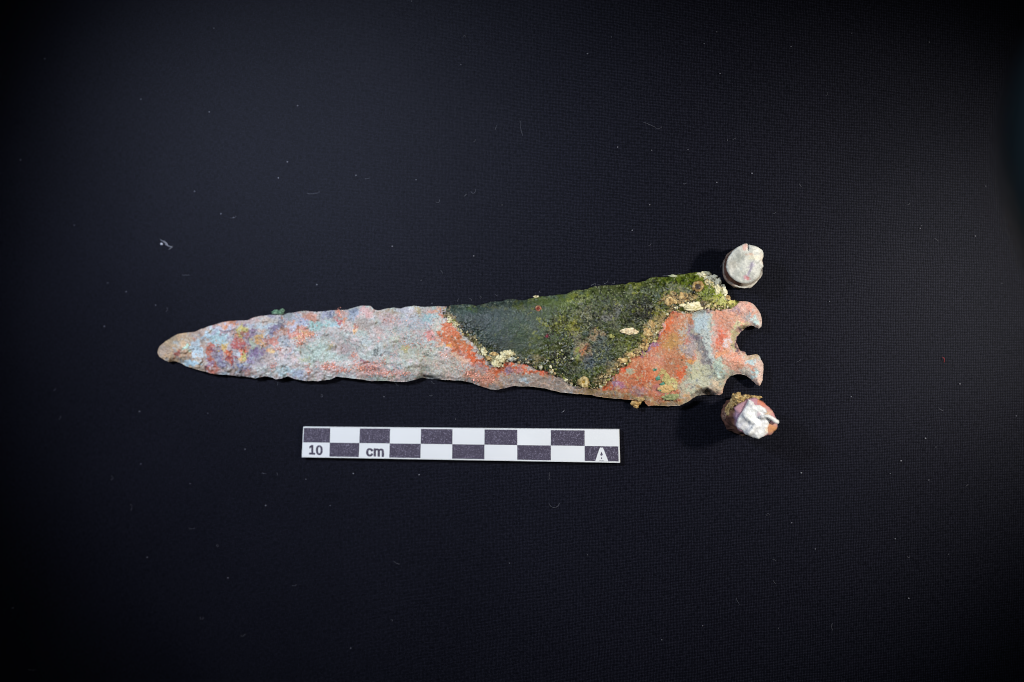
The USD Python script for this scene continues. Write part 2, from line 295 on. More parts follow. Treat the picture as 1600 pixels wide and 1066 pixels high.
layers = [
    # tip
    S(256, 549, 11, 12, (170, 148, 130), 4), S(270, 534, 14, 7, (172, 150, 120), 4), S(306, 545, 9, 15, pale), S(275, 535, 6, 4, (170, 170, 165), 2), S(300, 570, 15, 6, (160, 192, 208), 1.6), S(292, 542, 2.5, 4, (165, 205, 190)),
    S(338, 531, 18, 11, cyan, 2), S(322, 528, 10, 8, pale), S(335, 515, 9, 5, (172, 192, 200)), S(296, 558, 9, 6, (164, 126, 100), 3), S(279, 553, 5, 5, (166, 88, 76)), S(315, 520, 14, 4, (172, 146, 132), 2, .9, -20), S(320, 533, 6, 4, (158, 140, 128)),
    S(329, 544, 6, 8, (196, 104, 78)), S(331, 560, 5, 9, (192, 96, 66)), S(333, 573, 9, 9, (186, 104, 84)), S(324, 567, 4, 9, (166, 126, 150)), S(321, 552, 2.5, 6, pale), S(343, 556, 8, 9, (152, 134, 160)), S(334, 546, 3, 5, (140, 70, 96), 1, .7), S(333, 583, 14, 4, (176, 142, 134)),
    # rainbow stretch
    S(352, 508, 9, 4, (196, 140, 110)), S(364, 505, 10, 4, (192, 122, 84)), S(352, 515, 11, 6, (166, 170, 190), 1.5), S(352, 520, 9, 3, (150, 104, 110), 1, .6), S(377, 518, 9, 8, (192, 176, 84)), S(372, 530, 7, 6, (200, 132, 84)), S(372, 537, 9, 8, (180, 84, 78)), S(352, 543, 7, 8, (206, 166, 74)), S(357, 557, 7, 6, (220, 104, 44)), S(380, 548, 9, 4, (212, 98, 50), 1.5, .95, -15),
    S(362, 563, 8, 4, (150, 58, 66), 1.2, .9), S(379, 559, 8, 7, (208, 150, 76)), S(380, 556, 5, 5, (182, 180, 84), 1.2, .8), S(385, 520, 4, 9, (168, 92, 86), 1.2, .8), S(392, 522, 6, 9, (146, 122, 150)), S(370, 542, 4, 2, (130, 40, 60), 1, .8), S(390, 503, 10, 5, (176, 152, 150)), S(412, 508, 20, 4.5, (168, 192, 202), 1.6, .9, -12), S(415, 500, 16, 4, (176, 160, 146), 2),
    S(404, 526, 6, 6, (214, 164, 84)), S(396, 540, 6, 7, (168, 174, 140)), S(411, 534, 8, 6, (216, 152, 72)), S(425, 531, 11, 8, (198, 112, 92)), S(405, 551, 12, 8, (136, 108, 152)), S(392, 561, 8, 7, (122, 104, 150)), S(373, 573, 10, 6, (100, 112, 150)), S(388, 576, 9, 5, (132, 124, 156)), S(400, 564, 8, 8, (152, 142, 170)), S(422, 550, 8, 6, (222, 158, 92)), S(424, 551, 4, 5, (228, 188, 96)), S(391, 581, 9, 5, (184, 110, 96)), S(360, 577, 18, 6, (172, 148, 134)), S(345, 566, 8, 6, (120, 116, 150), 1.4, .7),
    S(436, 512, 13, 6, (122, 108, 148), 1.6, .9, -30), S(441, 504, 8, 6, (106, 110, 130)), S(441, 518, 9, 5, (190, 126, 92), 1.6, .9, -15), S(455, 492, 10, 6, (128, 140, 144)), S(452, 502, 8, 4, (196, 128, 100)), S(466, 508, 14, 4, (168, 172, 200), 1.5, .9, -20), S(475, 503, 10, 4, (150, 160, 196)), Lp([(452, 527), (463, 519), (482, 512)], 4, (206, 104, 70)), Lp([(460, 531), (472, 524), (492, 516)], 3, (212, 156, 84)), S(447, 533, 10, 6, (130, 146, 160), 2, .7), S(408, 570, 14, 10, (172, 160, 160), 3, .7), S(420, 562, 10, 10, (176, 150, 140), 3, .7), S(417, 575, 3, 3, (190, 110, 90)),
    # grey stretch
    S(420, 580, 30, 8, (160, 168, 160), 4, .7), S(450, 580, 18, 6, (156, 190, 198), 2), S(464, 571, 9, 4, (158, 140, 128), 2), S(470, 586, 14, 6, (150, 164, 190), 2), S(485, 497, 12, 6, (198, 124, 92)), S(478, 490, 14, 3, (182, 140, 130)), S(462, 496, 5, 5, (150, 160, 176)), S(512, 491, 10, 6, (150, 152, 186), 2), S(512, 489, 5, 3, (104, 106, 136)), S(518, 497, 6, 4, (98, 118, 144)), S(500, 508, 20, 5.5, (142, 196, 192), 2), S(525, 509, 10, 4, (150, 190, 200)), S(493, 514, 8, 4, (150, 180, 170)),
    S(530, 488, 7, 7, (206, 150, 134)), S(529, 501, 5, 4, (184, 78, 84)), S(538, 502, 4, 8, (214, 124, 70)), S(538, 513, 5, 5, (210, 146, 118)), S(552, 492, 9, 9, (150, 164, 186), 2), S(551, 487, 4, 4, (124, 136, 160)), S(573, 488, 10, 10, (196, 150, 148), 2.5), S(555, 519, 5, 7, (216, 162, 96)), S(560, 514, 4, 4, (190, 100, 70)), S(570, 508, 12, 9, (146, 132, 124), 3, .8), S(546, 521, 3, 2, (70, 60, 74)), S(542, 513, 8, 8, (188, 154, 150), 3, .6),
    S(518, 541, 10, 4.5, (152, 140, 88), 2, .9, -15), S(505, 532, 10, 7, (164, 176, 160), 3, .6), S(490, 552, 22, 16, (148, 180, 164), 6, .7), S(520, 558, 26, 10, (160, 182, 170), 6, .6), S(548, 556, 18, 12, (168, 184, 180), 6, .6), S(540, 545, 16, 6, (184, 158, 160), 4, .7), S(486, 555, 4, 3, (96, 104, 96), 1.5, .7), S(493, 575, 7, 6, (92, 110, 116), 2.5, .6), S(477, 563, 5, 3, (166, 166, 100), 2, .7), S(482, 580, 6, 8, (196, 148, 134), 3, .8), S(520, 577, 26, 6, (200, 154, 148), 3, .7), S(575, 575, 20, 14, (204, 158, 152), 4, .75), S(604, 583, 34, 5, (196, 150, 142), 3, .7), Lp([(561, 556), (567, 565), (577, 572)], 2, (150, 84, 104)), S(588, 578, 6, 4, (110, 52, 50), 1.5, .7), S(553, 556, 6, 6, (196, 156, 146), 2, .7),
    S(605, 490, 22, 7, (152, 134, 116), 3), S(632, 484, 10, 5, (172, 170, 178), 2), S(655, 486, 9, 4, (164, 150, 116), 2), S(645, 494, 9, 5, (152, 134, 116), 3, .7), S(612, 503, 20, 8, (178, 158, 158), 4, .7), S(650, 503, 24, 9, (172, 178, 190), 5, .7), S(672, 495, 12, 7, (158, 190, 190), 2.5), S(678, 487, 11, 5, (214, 158, 140), 2), S(590, 520, 16, 14, (176, 158, 154), 6, .6), S(594, 524, 5, 4, (204, 140, 136)), S(600, 500, 10, 8, (176, 150, 148), 4, .6), S(640, 540, 34, 22, (166, 170, 168), 8, .6), S(617, 530, 10, 7, (166, 176, 156), 3, .6), S(634, 544, 7, 5, (170, 158, 96), 2.5), S(656, 552, 30, 12, (162, 164, 140), 6, .6), S(660, 575, 30, 10, (160, 160, 142), 5, .7), S(700, 570, 26, 12, (158, 152, 138), 5, .7),
    S(657, 547, 2.6, 1.8, (64, 62, 60), 1), S(669, 550, 2.2, 1.5, (70, 68, 60), 1), S(589, 551, 2.4, 6, (80, 86, 86), 1.2), S(598, 557, 3, 3, (80, 100, 104), 1.2), S(700, 565, 3, 2, (70, 70, 74), 1, .8), S(713, 563, 2, 2, (70, 70, 74), 1, .8), S(640, 512, 5, 3, (130, 140, 150), 2, .7), S(622, 576, 4, 4, (110, 150, 160), 2, .7), S(673, 522, 8, 6, (206, 136, 130), 2), Lp([(668, 518), (676, 528), (684, 534), (700, 540)], 2.5, (196, 130, 124)), S(685, 516, 9, 12, (182, 178, 160), 3, .6), S(690, 540, 10, 3, (206, 150, 136), 2, .8), S(695, 541, 5, 3, (160, 184, 184)),
    # bare orange tear along the crust
    G([(684, 527), (688, 512), (691, 500), (702, 502), (712, 515), (725, 532), (742, 548), (757, 564), (766, 577), (776, 570), (790, 566), (808, 575), (826, 581), (845, 576), (858, 580), (872, 590), (860, 591), (845, 585), (832, 586), (815, 583), (800, 584), (783, 586), (772, 590), (758, 578), (740, 570), (722, 556), (700, 543), (690, 536)], (190, 96, 70)),
    S(692, 488, 3, 10, (188, 110, 96), 1.5), S(718, 534, 18, 7, (172, 100, 62), 4, .7, 35), S(742, 556, 14, 6, (196, 84, 50), 3, .8, 45), S(700, 538, 4, 4, (210, 140, 74)), S(795, 571, 12, 5, (204, 84, 44), 2, .95, 20), S(785, 581, 7, 5, (206, 88, 46)), S(822, 577, 9, 3.5, (210, 82, 42), 1.5, .95, 20), S(847, 579, 9, 3, (204, 78, 50), 1.5), S(806, 578, 8, 4, (170, 116, 130), 2, .8), S(793, 578, 6, 4, (140, 122, 156), 1.8, .9), S(772, 567, 7, 4, (104, 84, 118), 2, .8), Lp([(722, 553), (745, 570), (760, 580)], 2.4, (186, 128, 134), 2, .8), S(740, 572, 10, 4, (156, 108, 130), 3, .6, 30),
    S(715, 557, 16, 6, (206, 160, 148), 3, .8, 25), S(728, 564, 12, 5, (214, 158, 146), 3, .6, 25), S(738, 585, 18, 7, (212, 132, 118), 3, .75), S(762, 592, 14, 9, (208, 134, 120), 3, .8), S(758, 602, 8, 4, (196, 128, 112)), S(778, 596, 8, 10, (188, 136, 122), 3, .6), S(725, 588, 5, 3, (150, 90, 90), 1.4, .7), S(710, 580, 22, 8, (160, 154, 140), 4, .6), S(820, 595, 14, 4, (176, 194, 202), 1.6, .95, 14), S(798, 592, 14, 7, (166, 150, 140), 4, .7), S(796, 592, 5, 2.5, (172, 140, 92), 2, .7), S(850, 592, 24, 7, (164, 148, 136), 4, .8), S(872, 600, 9, 8, (122, 108, 100), 4, .7), S(893, 611, 9, 2.5, (160, 172, 184), 1.6), S(845, 603, 16, 3, (180, 150, 136), 2), S(920, 612, 26, 4, (178, 146, 116), 2), S(960, 620, 24, 4, (184, 150, 124), 2),
    # the bare orange shoulder
    G([(938, 613), (950, 596), (958, 586), (968, 573), (985, 561), (1003, 546), (1020, 536), (1030, 520), (1034, 502), (1042, 492), (1052, 482), (1065, 488), (1080, 490), (1086, 498), (1078, 516), (1069, 530), (1063, 545), (1070, 557), (1090, 554), (1088, 562), (1075, 570), (1069, 588), (1060, 604), (1062, 622), (1071, 629), (1050, 631), (1020, 624), (990, 620), (965, 614)], (184, 110, 86)),
    S(1042, 508, 6, 18, (206, 92, 50), 3, .9, 22), S(1055, 494, 8, 6, (192, 82, 66), 2.5, .8), S(1062, 500, 10, 9, (190, 128, 112), 3, .6), S(1050, 535, 13, 13, (186, 138, 88), 5, .85), S(1070, 524, 8, 12, (182, 126, 74), 4, .7), S(1024, 560, 12, 14, (192, 128, 124), 5, .7), S(1030, 545, 12, 7, (206, 108, 78), 4, .7), S(1008, 565, 10, 16, (196, 120, 96), 4, .6), S(1047, 552, 16, 8, (200, 130, 106), 4, .7), S(1005, 590, 20, 16, (190, 92, 60), 6, .8), S(1020, 612, 24, 6, (180, 112, 106), 4, .7), S(1000, 610, 14, 5, (170, 130, 150), 3, .8), S(968, 602, 10, 6, (166, 102, 144), 2.5), S(958, 600, 2.5, 10, (142, 118, 160), 1.5), S(977, 575, 10, 8, (208, 82, 50), 3, .9, -25), S(950, 605, 8, 7, (204, 92, 56), 3, .9),
    Lp([(1001, 549), (1012, 542), (1024, 534), (1030, 522)], 3.5, (152, 96, 142), 1.8, .9), Lp([(1031, 520), (1034, 505), (1046, 490)], 1.8, (196, 120, 124), 1.5, .8), S(1010, 546, 5, 4, (128, 96, 150), 1.5), S(986, 580, 7, 5, (168, 166, 138), 2, .8, -25), S(998, 590, 4, 4, (180, 150, 110), 2, .7), S(1063, 584, 9, 11, (216, 96, 60), 2.5), S(1048, 578, 6, 10, (188, 120, 96), 3, .8, -20), S(1024, 588, 6, 5, (206, 118, 88), 2.5, .8), S(1035, 609, 16, 6, (172, 96, 112), 3, .6), S(1060, 626, 10, 4, (178, 76, 66), 2), S(1075, 553, 14, 4, (206, 112, 70), 1.5, .95, -12), S(1078, 564, 8, 5, (206, 144, 84), 2, .9), S(1065, 561, 2.5, 1.8, (60, 62, 40), .8),
    # grey-lilac and pale-blue shoulder
    S(1076, 512, 8, 9, (170, 150, 150), 3, .8), S(1068, 517, 6, 5, (168, 180, 168), 2, .8), S(1077, 540, 13, 17, (158, 142, 142), 4), S(1076, 518, 4, 6, (158, 110, 156), 1.8, .8), S(1072, 531, 4, 3, (172, 74, 80), 1.5, .7), S(1081, 528, 6, 4, (150, 116, 140), 2, .7), G([(1086, 486), (1102, 484), (1113, 489), (1114, 510), (1112, 530), (1118, 548), (1124, 560), (1110, 570), (1100, 555), (1092, 535), (1085, 515), (1084, 498)], (172, 184, 180), 3), S(1098, 506, 11, 16, (170, 192, 202), 3), S(1110, 498, 4, 16, (178, 184, 160), 2.5, .7), S(1104, 530, 8, 14, (178, 190, 186), 4, .7), Lp([(1090, 527), (1097, 545), (1106, 566), (1112, 582)], 5.5, (116, 112, 118), 3, .9), S(1091, 527, 6, 5, (110, 96, 110), 2, .7), S(1104, 532, 2, 4, (100, 104, 104), 1.2, .8),
    G([(1090, 562), (1082, 568), (1076, 590), (1070, 606), (1072, 628), (1085, 618), (1104, 606), (1128, 610), (1138, 592), (1150, 584), (1142, 566), (1126, 560), (1112, 575), (1103, 570)], (172, 176, 152), 3), S(1090, 585, 14, 14, (172, 168, 132), 5, .7), S(1126, 570, 12, 8, (164, 186, 170), 3, .8), S(1126, 582, 11, 9, (160, 186, 176), 1.6), Lp([(1112, 586), (1116, 592), (1124, 595), (1132, 592), (1137, 585)], .9, (88, 104, 106), .7, .9), S(1130, 583, 3, 2.5, (150, 140, 90), 1.2, .8), S(1082, 604, 10, 8, (186, 186, 166), 3, .7), S(1083, 602, 4, 3, (90, 100, 120), 1.5, .7), S(1118, 602, 12, 6, (196, 168, 134), 3, .8), S(1108, 590, 4, 5, (110, 112, 120), 2, .7), S(1074, 622, 8, 6, (208, 160, 140), 2.5), S(1070, 628, 10, 4, (186, 172, 132), 2, .7), S(1060, 632, 14, 3, (180, 160, 130), 2), S(1090, 606, 6, 3, (170, 140, 96), 2, .8), S(1124, 612, 6, 4, (150, 120, 80), 2, .8),
    G([(1082, 622), (1089, 611), (1096, 606), (1105, 605), (1113, 610), (1121, 615), (1100, 618)], (112, 106, 98), 2, .9),
    # the arms round the notch
    G([(1114, 488), (1130, 484), (1150, 480), (1162, 472), (1178, 478), (1186, 488), (1178, 500), (1162, 506), (1148, 512), (1141, 528), (1142, 542), (1152, 552), (1166, 560), (1170, 568), (1158, 580), (1146, 580), (1134, 566), (1122, 556), (1113, 540), (1112, 515)], (212, 146, 118), 3), S(1127, 528, 7, 20, (214, 96, 58), 3, .95), S(1128, 500, 9, 14, (214, 132, 96), 4, .8), S(1116, 525, 3, 18, (206, 158, 150), 2.5, .8), S(1137, 533, 3, 14, (216, 170, 150), 1.8, .9), S(1136, 538, 2, 6, (206, 200, 210), 1, .8), S(1144, 500, 12, 8, (208, 140, 108), 4, .8), S(1128, 554, 10, 7, (216, 140, 84), 3, .8), S(1148, 562, 14, 10, (206, 132, 102), 4, .8), S(1158, 482, 12, 7, (222, 172, 154), 3, .8), S(1173, 479, 7, 6, (224, 156, 134), 2), S(1150, 486, 10, 2.5, (170, 130, 150), 1.5, .8), S(1170, 498, 8, 6, (168, 156, 156), 2.5, .8), Lp([(1168, 502), (1173, 492), (1178, 484)], 2, (150, 160, 160), 1.5, .8), S(1182, 504, 6, 9, (176, 210, 210), 2, .95, -30), S(1188, 500, 2.5, 10, (206, 176, 164), 1.5, .8), S(1183, 512, 5, 3, (206, 176, 164), 1.5, .8),
    S(1174, 564, 9, 5, (166, 204, 212), 2), S(1180, 584, 8, 8, (164, 200, 204), 2.5), S(1163, 580, 8, 6, (188, 190, 178), 2.5, .8), S(1173, 573, 6, 4, (212, 136, 104), 1.2, .95, 30), S(1190, 575, 4, 20, (206, 172, 158), 1.8, .85), S(1178, 556, 10, 3, (196, 172, 124), 1.5), S(1186, 596, 6, 8, (206, 174, 156), 2, .9), S(1158, 569, 5, 4, (186, 134, 96), 2, .7), S(1168, 588, 8, 2.5, (204, 174, 150), 1.5), S(1145, 584, 8, 3, (200, 156, 140), 2, .7), Lp([(1170, 562), (1178, 574), (1190, 585)], .7, (150, 130, 120), .7, .6),
    Lp([(1166, 507), (1156, 508), (1148, 514), (1144, 522), (1143, 532), (1145, 543), (1154, 548)], 2.6, (186, 180, 128), 1.2, .95), Lp([(1168, 511), (1158, 516), (1151, 524), (1149, 534), (1152, 544), (1158, 550)], 2.8, (104, 76, 94), 1.2, .95),
    Lp([(1124, 481), (1138, 484), (1150, 489), (1162, 490), (1172, 484)], .9, (120, 84, 88), .8, .8), Lp([(940, 614), (970, 618), (1000, 621), (1030, 627), (1060, 630), (1076, 624)], 3.2, (180, 152, 122), 2, .85), Lp([(1034, 502), (1036, 512), (1031, 520)], .9, (216, 196, 186), .8, .8),
    S(1106, 484, 7, 3, (110, 84, 104), 1.5, .9), S(1080, 488, 12, 1.6, (100, 76, 82), 1, .9), S(1124, 482, 6, 1.5, (90, 160, 176), 1, .9),
]
# hundreds of small flecks of the local tones first, then the patches that can be told apart
def flecks(C, u, v, n, x0, x1, y0, y1, pal_, r0, r1, st, seed):
    rg = np.random.default_rng(seed)
    return paint(C, u, v, [S(rg.uniform(x0, x1), rg.uniform(y0, y1), r, r * rg.uniform(.4, 1.), pal_[int(rg.integers(len(pal_)))], rg.uniform(1., 2.5), st * rg.uniform(.5, 1), rg.uniform(0, 180)) for r in rg.uniform(r0, r1, n)], 5, seed)
flecks(C, u, v, 90, 246, 330, 515, 582, [(176, 156, 136), (150, 130, 116), (168, 176, 180), (186, 168, 140)], 2, 6, .7, 32)
flecks(C, u, v, 260, 320, 480, 485, 595, [(168, 190, 202), (150, 140, 170), (190, 150, 140), (176, 160, 146), (120, 116, 150), (206, 150, 110), (180, 180, 196)], 2, 7, .8, 33)
flecks(C, u, v, 420, 460, 720, 478, 600, [(176, 184, 182), (150, 158, 146), (190, 158, 154), (164, 186, 178), (150, 150, 160), (172, 164, 140), (186, 190, 196)], 2, 8, .75, 34)
flecks(C, u, v, 260, 430, 720, 485, 598, [(208, 172, 168), (212, 164, 158), (196, 176, 178), (200, 186, 186)], 1.5, 7, .6, 39)
flecks(C, u, v, 120, 690, 960, 560, 625, [(176, 160, 144), (158, 140, 126), (186, 172, 164), (172, 150, 150)], 2, 7, .7, 35)
paint(C, u, v, layers, warp=6.5, seed=31)
flecks(C, u, v, 170, 300, 480, 490, 592, [(176, 196, 204), (150, 140, 170), (206, 196, 190), (190, 120, 100), (110, 104, 140), (176, 160, 150)], .8, 2.6, .8, 36)
flecks(C, u, v, 200, 945, 1080, 485, 632, [(206, 122, 86), (184, 88, 52), (186, 132, 112), (206, 140, 100), (160, 100, 96), (190, 136, 80), (168, 160, 140), (176, 150, 140)], 1, 5, .5, 37)
flecks(C, u, v, 160, 1060, 1192, 470, 632, [(206, 170, 150), (180, 184, 170), (150, 146, 140), (214, 150, 126), (190, 176, 150), (130, 126, 124)], 1, 4, .4, 38)
# fine salt of pink, pale and dark grains that runs through the whole patina
n1_, n2_, n3_ = fbm(u, v, 1.6, 2, 41), fbm(u, v, 2.1, 2, 42), fbm(u, v, 1.3, 2, 43)
z1 = sstep((fbm(u, v, 22, 2, 44) - .38) / .2) * np.interp(u, [246, 400, 560, 800, 1000, 1190], [.15, .5, 1, .8, .15, .12])
C += (lin((214, 160, 152)) - C) * (sstep((n1_ - .55) / .12) * .55 * z1)[:, None]
C += (lin((196, 206, 206)) - C) * (sstep((n2_ - .58) / .1) * .45 * np.interp(u, [246, 330, 1190], [.3, 1, .7]))[:, None]
C *= (1 - sstep((n3_ - .62) / .1) * .55 * np.interp(u, [246, 340, 700, 1190], [.3, .9, 1, .8]))[:, None]
C *= (1 + .34 * (fbm(u, v, 4, 3, 45) - .5) + np.interp(u, [900, 1000], [.42, .25]) * (fbm(u, v, 1.2, 1, 46) - .5))[:, None]
gm = C.mean(1, keepdims=True)
C += (gm * [1.03, .99, .98] - C) * np.interp(u, [300, 340, 400, 440, 560, 620, 1080, 1100], [.1, .14, .18, .34, .26, .05, .05, .2])[:, None]
fl = fbm(u, v, 34, 4, 6) - .5
C *= (1 + np.interp(u, [300, 700, 1190], [.2, .16, .1]) * (sstep((fl - .02) / .02) + .8 * sstep((fl + .07) / .02) - .9))[:, None]
rd = (C[:, 0] > 1.5 * C[:, 1]) & (u > 680) & (u < 1082)                                # bare copper leans to orange
C[rd] *= [1.0, 1.06, .86]
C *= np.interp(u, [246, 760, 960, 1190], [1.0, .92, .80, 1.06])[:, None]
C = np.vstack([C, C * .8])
blade = thing('dagger_blade', 'corroded copper dagger blade with pink and pale blue patina and a dark green crust', 'dagger')
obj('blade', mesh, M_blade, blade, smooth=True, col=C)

# ------------------------------------------------------------------ the green crust
CRUST = [(695, 485), (697, 479), (704, 478), (730, 477), (755, 476), (770, 471), (785, 469), (800, 469), (820, 469), (840, 464), (860, 463), (880, 460), (895, 456), (915, 451), (926, 448), (950, 446), (975, 444), (1000, 440.5), (1015, 436), (1030, 433.5), (1045, 431.5), (1055, 429), (1070, 428), (1090, 426), (1098, 426), (1106, 430), (1113, 432), (1119, 438), (1125, 443),
    (1131, 451), (1135, 459), (1137, 464), (1145, 470), (1155, 471), (1151, 478), (1140, 482), (1125, 483), (1112, 484), (1106, 480), (1098, 484), (1085, 486), (1075, 488), (1062, 487), (1055, 484), (1048, 488), (1042, 497), (1034, 504), (1036, 512), (1028, 519), (1027, 530), (1019, 533), (1011, 541), (1001, 544), (998, 553), (986, 560), (979, 572), (970, 572), (965, 584), (955, 587), (949, 597), (940, 604), (930, 607), (915, 605), (903, 605), (888, 598),
    (876, 590), (860, 582), (850, 577), (840, 577), (830, 572), (822, 568), (812, 566), (800, 564), (790, 566), (783, 572), (775, 574), (766, 567), (757, 561), (750, 552), (742, 540), (733, 530), (722, 522), (713, 512), (706, 505), (700, 497), (694, 496)]
BL = np.array(BLADE)
def bd(u, v):
    return np.maximum(sdf(BL[::1], u, v), 0)
smooth_zone = [(705, 480), (760, 480), (800, 472), (870, 464), (895, 462), (880, 480), (850, 500), (846, 535), (838, 556), (800, 556), (770, 540), (745, 512), (715, 500)]
def crust_top(u, v, d):
    base = blade_top(u, v, bd(u, v), fine=False)
    sm = sstep(.5 + sdf(smooth_zone, u, v) / 24)
    t = .0012 * (1 - np.exp(-(d + 1.0) / 3.0)) + .0001
    t = t + (1 - .72 * sm) * (.0014 * (fbm(u, v, 18, 3, 61) - .5) + .0009 * (fbm(u, v, 6.5, 3, 62) - .5) + .00075 * (fbm(u, v, 2.0, 2, 63) - .5)) * sstep(.35 + d / 5)
    t = t + .0005 * np.exp(-((u - 1088) / 40) ** 2 - ((v - 452) / 18) ** 2)
    return base + np.maximum(t, -.00005)
def crust_bot(u, v, d):
    return blade_top(u, v, bd(u, v), fine=False) - .0007 - .0006 * sstep((3 - bd(u, v)) / 3)
mesh, u, v, N = field_mesh(CRUST, .9, crust_top, crust_bot, jag=2.2, seed=60)
CT = (u[:N].copy(), v[:N].copy(), np.array(mesh.vertices)[:N, 2]); u, v = u[:N], v[:N]
C = np.zeros((len(u), 3))
cs = [690, 730, 800, 840, 880, 940, 1000, 1060, 1140]
cc_ = np.array([lin(c) for c in ((78, 96, 84), (74, 92, 86), (78, 94, 84), (86, 102, 66), (90, 104, 56), (88, 98, 56), (84, 94, 42), (112, 124, 44), (132, 138, 60))])
for k in range(3): C[:, k] = np.interp(u + 40 * (fbm(u, v, 22, 3, 64) - .5), cs, cc_[:, k])
cl = [S(730, 487, 16, 6, (84, 112, 104), 4, .8), S(738, 483, 8, 4, (96, 120, 60), 3, .8), S(745, 505, 20, 9, (46, 56, 54), 5, .8), S(768, 500, 20, 14, (74, 92, 92), 6, .7), S(772, 542, 18, 10, (52, 58, 42), 5, .8), S(790, 528, 12, 16, (84, 94, 98), 6, .6), S(800, 540, 10, 8, (98, 106, 76), 4, .6), S(770, 478, 16, 3, (120, 124, 76), 3, .8), S(810, 500, 22, 14, (86, 106, 94), 6, .6), S(815, 515, 24, 10, (82, 104, 68), 6, .6), S(825, 540, 16, 8, (92, 106, 84), 5, .7), S(838, 510, 10, 14, (104, 112, 112), 5, .5), S(812, 556, 22, 5, (96, 106, 34), 4, .8), S(860, 475, 30, 8, (98, 114, 52), 6, .8), S(905, 462, 18, 6, (128, 138, 70), 4, .8), S(890, 475, 16, 10, (112, 128, 60), 5, .7),
    S(885, 508, 22, 12, (128, 128, 44), 6, .6), S(900, 512, 8, 6, (150, 142, 50), 3, .7), S(862, 555, 24, 22, (86, 92, 36), 8, .7), S(872, 565, 20, 14, (44, 48, 34), 6, .75), S(880, 545, 8, 8, (60, 64, 30), 4, .6), S(925, 500, 12, 20, (58, 62, 54), 6, .7), S(915, 490, 12, 9, (142, 140, 104), 4, .8), S(950, 495, 9, 7, (136, 134, 118), 3, .85), S(967, 481, 12, 8, (134, 134, 124), 3, .9, -40), S(948, 497, 8, 6, (140, 138, 128), 3, .8), S(1005, 478, 16, 16, (46, 52, 24), 6, .9), S(1018, 490, 14, 14, (36, 40, 22), 5, .9), S(995, 496, 18, 10, (54, 60, 40), 5, .8), S(985, 462, 30, 6, (80, 98, 40), 5, .7), S(1025, 452, 20, 5, (120, 132, 108), 4, .7), S(1050, 448, 12, 5, (126, 128, 108), 3, .8), S(1045, 440, 20, 5, (74, 92, 26), 3, .8), S(1075, 436, 20, 6, (92, 112, 24), 4, .8),
    S(910, 547, 17, 15, (158, 130, 102), 4, .9, -25), S(898, 527, 9, 9, (138, 132, 106), 4, .8), S(932, 524, 11, 9, (158, 132, 98), 4, .9, -30), S(908, 547, 5, 5, (186, 110, 66), 3, .7), S(900, 555, 5, 11, (140, 152, 116), 3, .8), S(902, 563, 4, 5, (156, 160, 76), 2.5, .8), S(940, 540, 14, 14, (112, 122, 116), 6, .7), S(920, 565, 14, 12, (100, 112, 128), 5, .7), S(945, 565, 14, 10, (88, 102, 100), 5, .7), S(930, 580, 12, 6, (116, 126, 50), 4, .7), S(975, 538, 18, 12, (112, 120, 56), 6, .8), S(990, 530, 14, 9, (122, 128, 54), 5, .6), S(1000, 545, 5, 8, (44, 48, 26), 3, .8), S(960, 570, 12, 6, (140, 124, 84), 4, .7), S(945, 590, 14, 6, (96, 86, 66), 4, .8), S(900, 592, 18, 8, (92, 104, 56), 5, .6), S(885, 585, 12, 5, (70, 74, 62), 4, .7),
    Lp([(1050, 488), (1037, 500), (1028, 520), (1014, 533), (998, 549), (980, 561), (963, 577), (949, 592), (936, 602)], 7, (170, 144, 96), 3, .8),
    S(1062, 466, 24, 9, (198, 164, 110), 3, .95), S(1020, 512, 13, 14, (184, 162, 104), 3, .9, -20), S(1028, 522, 8, 6, (110, 112, 104), 3, .7), S(1010, 528, 10, 6, (190, 172, 96), 3, .8), S(1012, 536, 7, 5, (206, 150, 74), 3, .8), S(1000, 555, 12, 6, (170, 136, 92), 3, .85, -35), S(975, 566, 12, 5, (168, 146, 84), 3, .8, -35), S(1102, 474, 8, 8, (150, 122, 92), 3, .9), S(1098, 480, 6, 4, (110, 88, 96), 2, .8), S(1118, 470, 16, 8, (170, 166, 88), 3, .85), S(1110, 455, 14, 10, (130, 146, 40), 4, .85), S(1140, 476, 12, 5, (190, 178, 100), 2.5, .9), S(1116, 478, 8, 3, (196, 180, 110), 2, .8), S(1073, 452, 12, 4, (140, 142, 116), 2.5, .85), S(1089, 448, 8, 8, (120, 92, 50), 3, .8), S(1028, 488, 6, 8, (168, 160, 80), 3, .6),
    Lp([(1092, 428), (1104, 431), (1112, 433), (1120, 441), (1126, 448), (1131, 456), (1135, 465)], 4, (224, 220, 194), 2, .95), S(1110, 438, 8, 8, (218, 212, 178), 2.5, .9), S(1126, 460, 8, 9, (158, 166, 60), 3, .6),
    Lp([(696, 482), (700, 494), (706, 503)], 6, (176, 156, 118), 2, .9), Lp([(706, 503), (716, 514), (728, 524), (738, 534)], 5, (162, 140, 104), 2, .9), Lp([(738, 534), (748, 548), (756, 560)], 5, (186, 172, 120), 2, .9), S(720, 512, 8, 6, (74, 58, 50), 3, .6), S(780, 560, 24, 7, (200, 188, 138), 3, .8), S(812, 561, 12, 6, (124, 128, 120), 3, .8), S(832, 568, 12, 5, (78, 80, 78), 3, .8), S(838, 562, 8, 5, (176, 158, 110), 3, .7), S(822, 561, 4, 5, (48, 48, 44), 2, .7)]
C *= .62
flecks(C, u, v, 260, 790, 1140, 428, 606, [(40, 44, 24), (54, 58, 34), (30, 34, 24), (96, 104, 40), (110, 112, 90), (70, 84, 80)], 2, 8, .8, 70)
paint(C, u, v, [(a_, b_, tuple(np.array(c_) * (.80 if max(c_) < 150 else .95)), d_, e_) for a_, b_, c_, d_, e_ in cl], warp=7, seed=71)
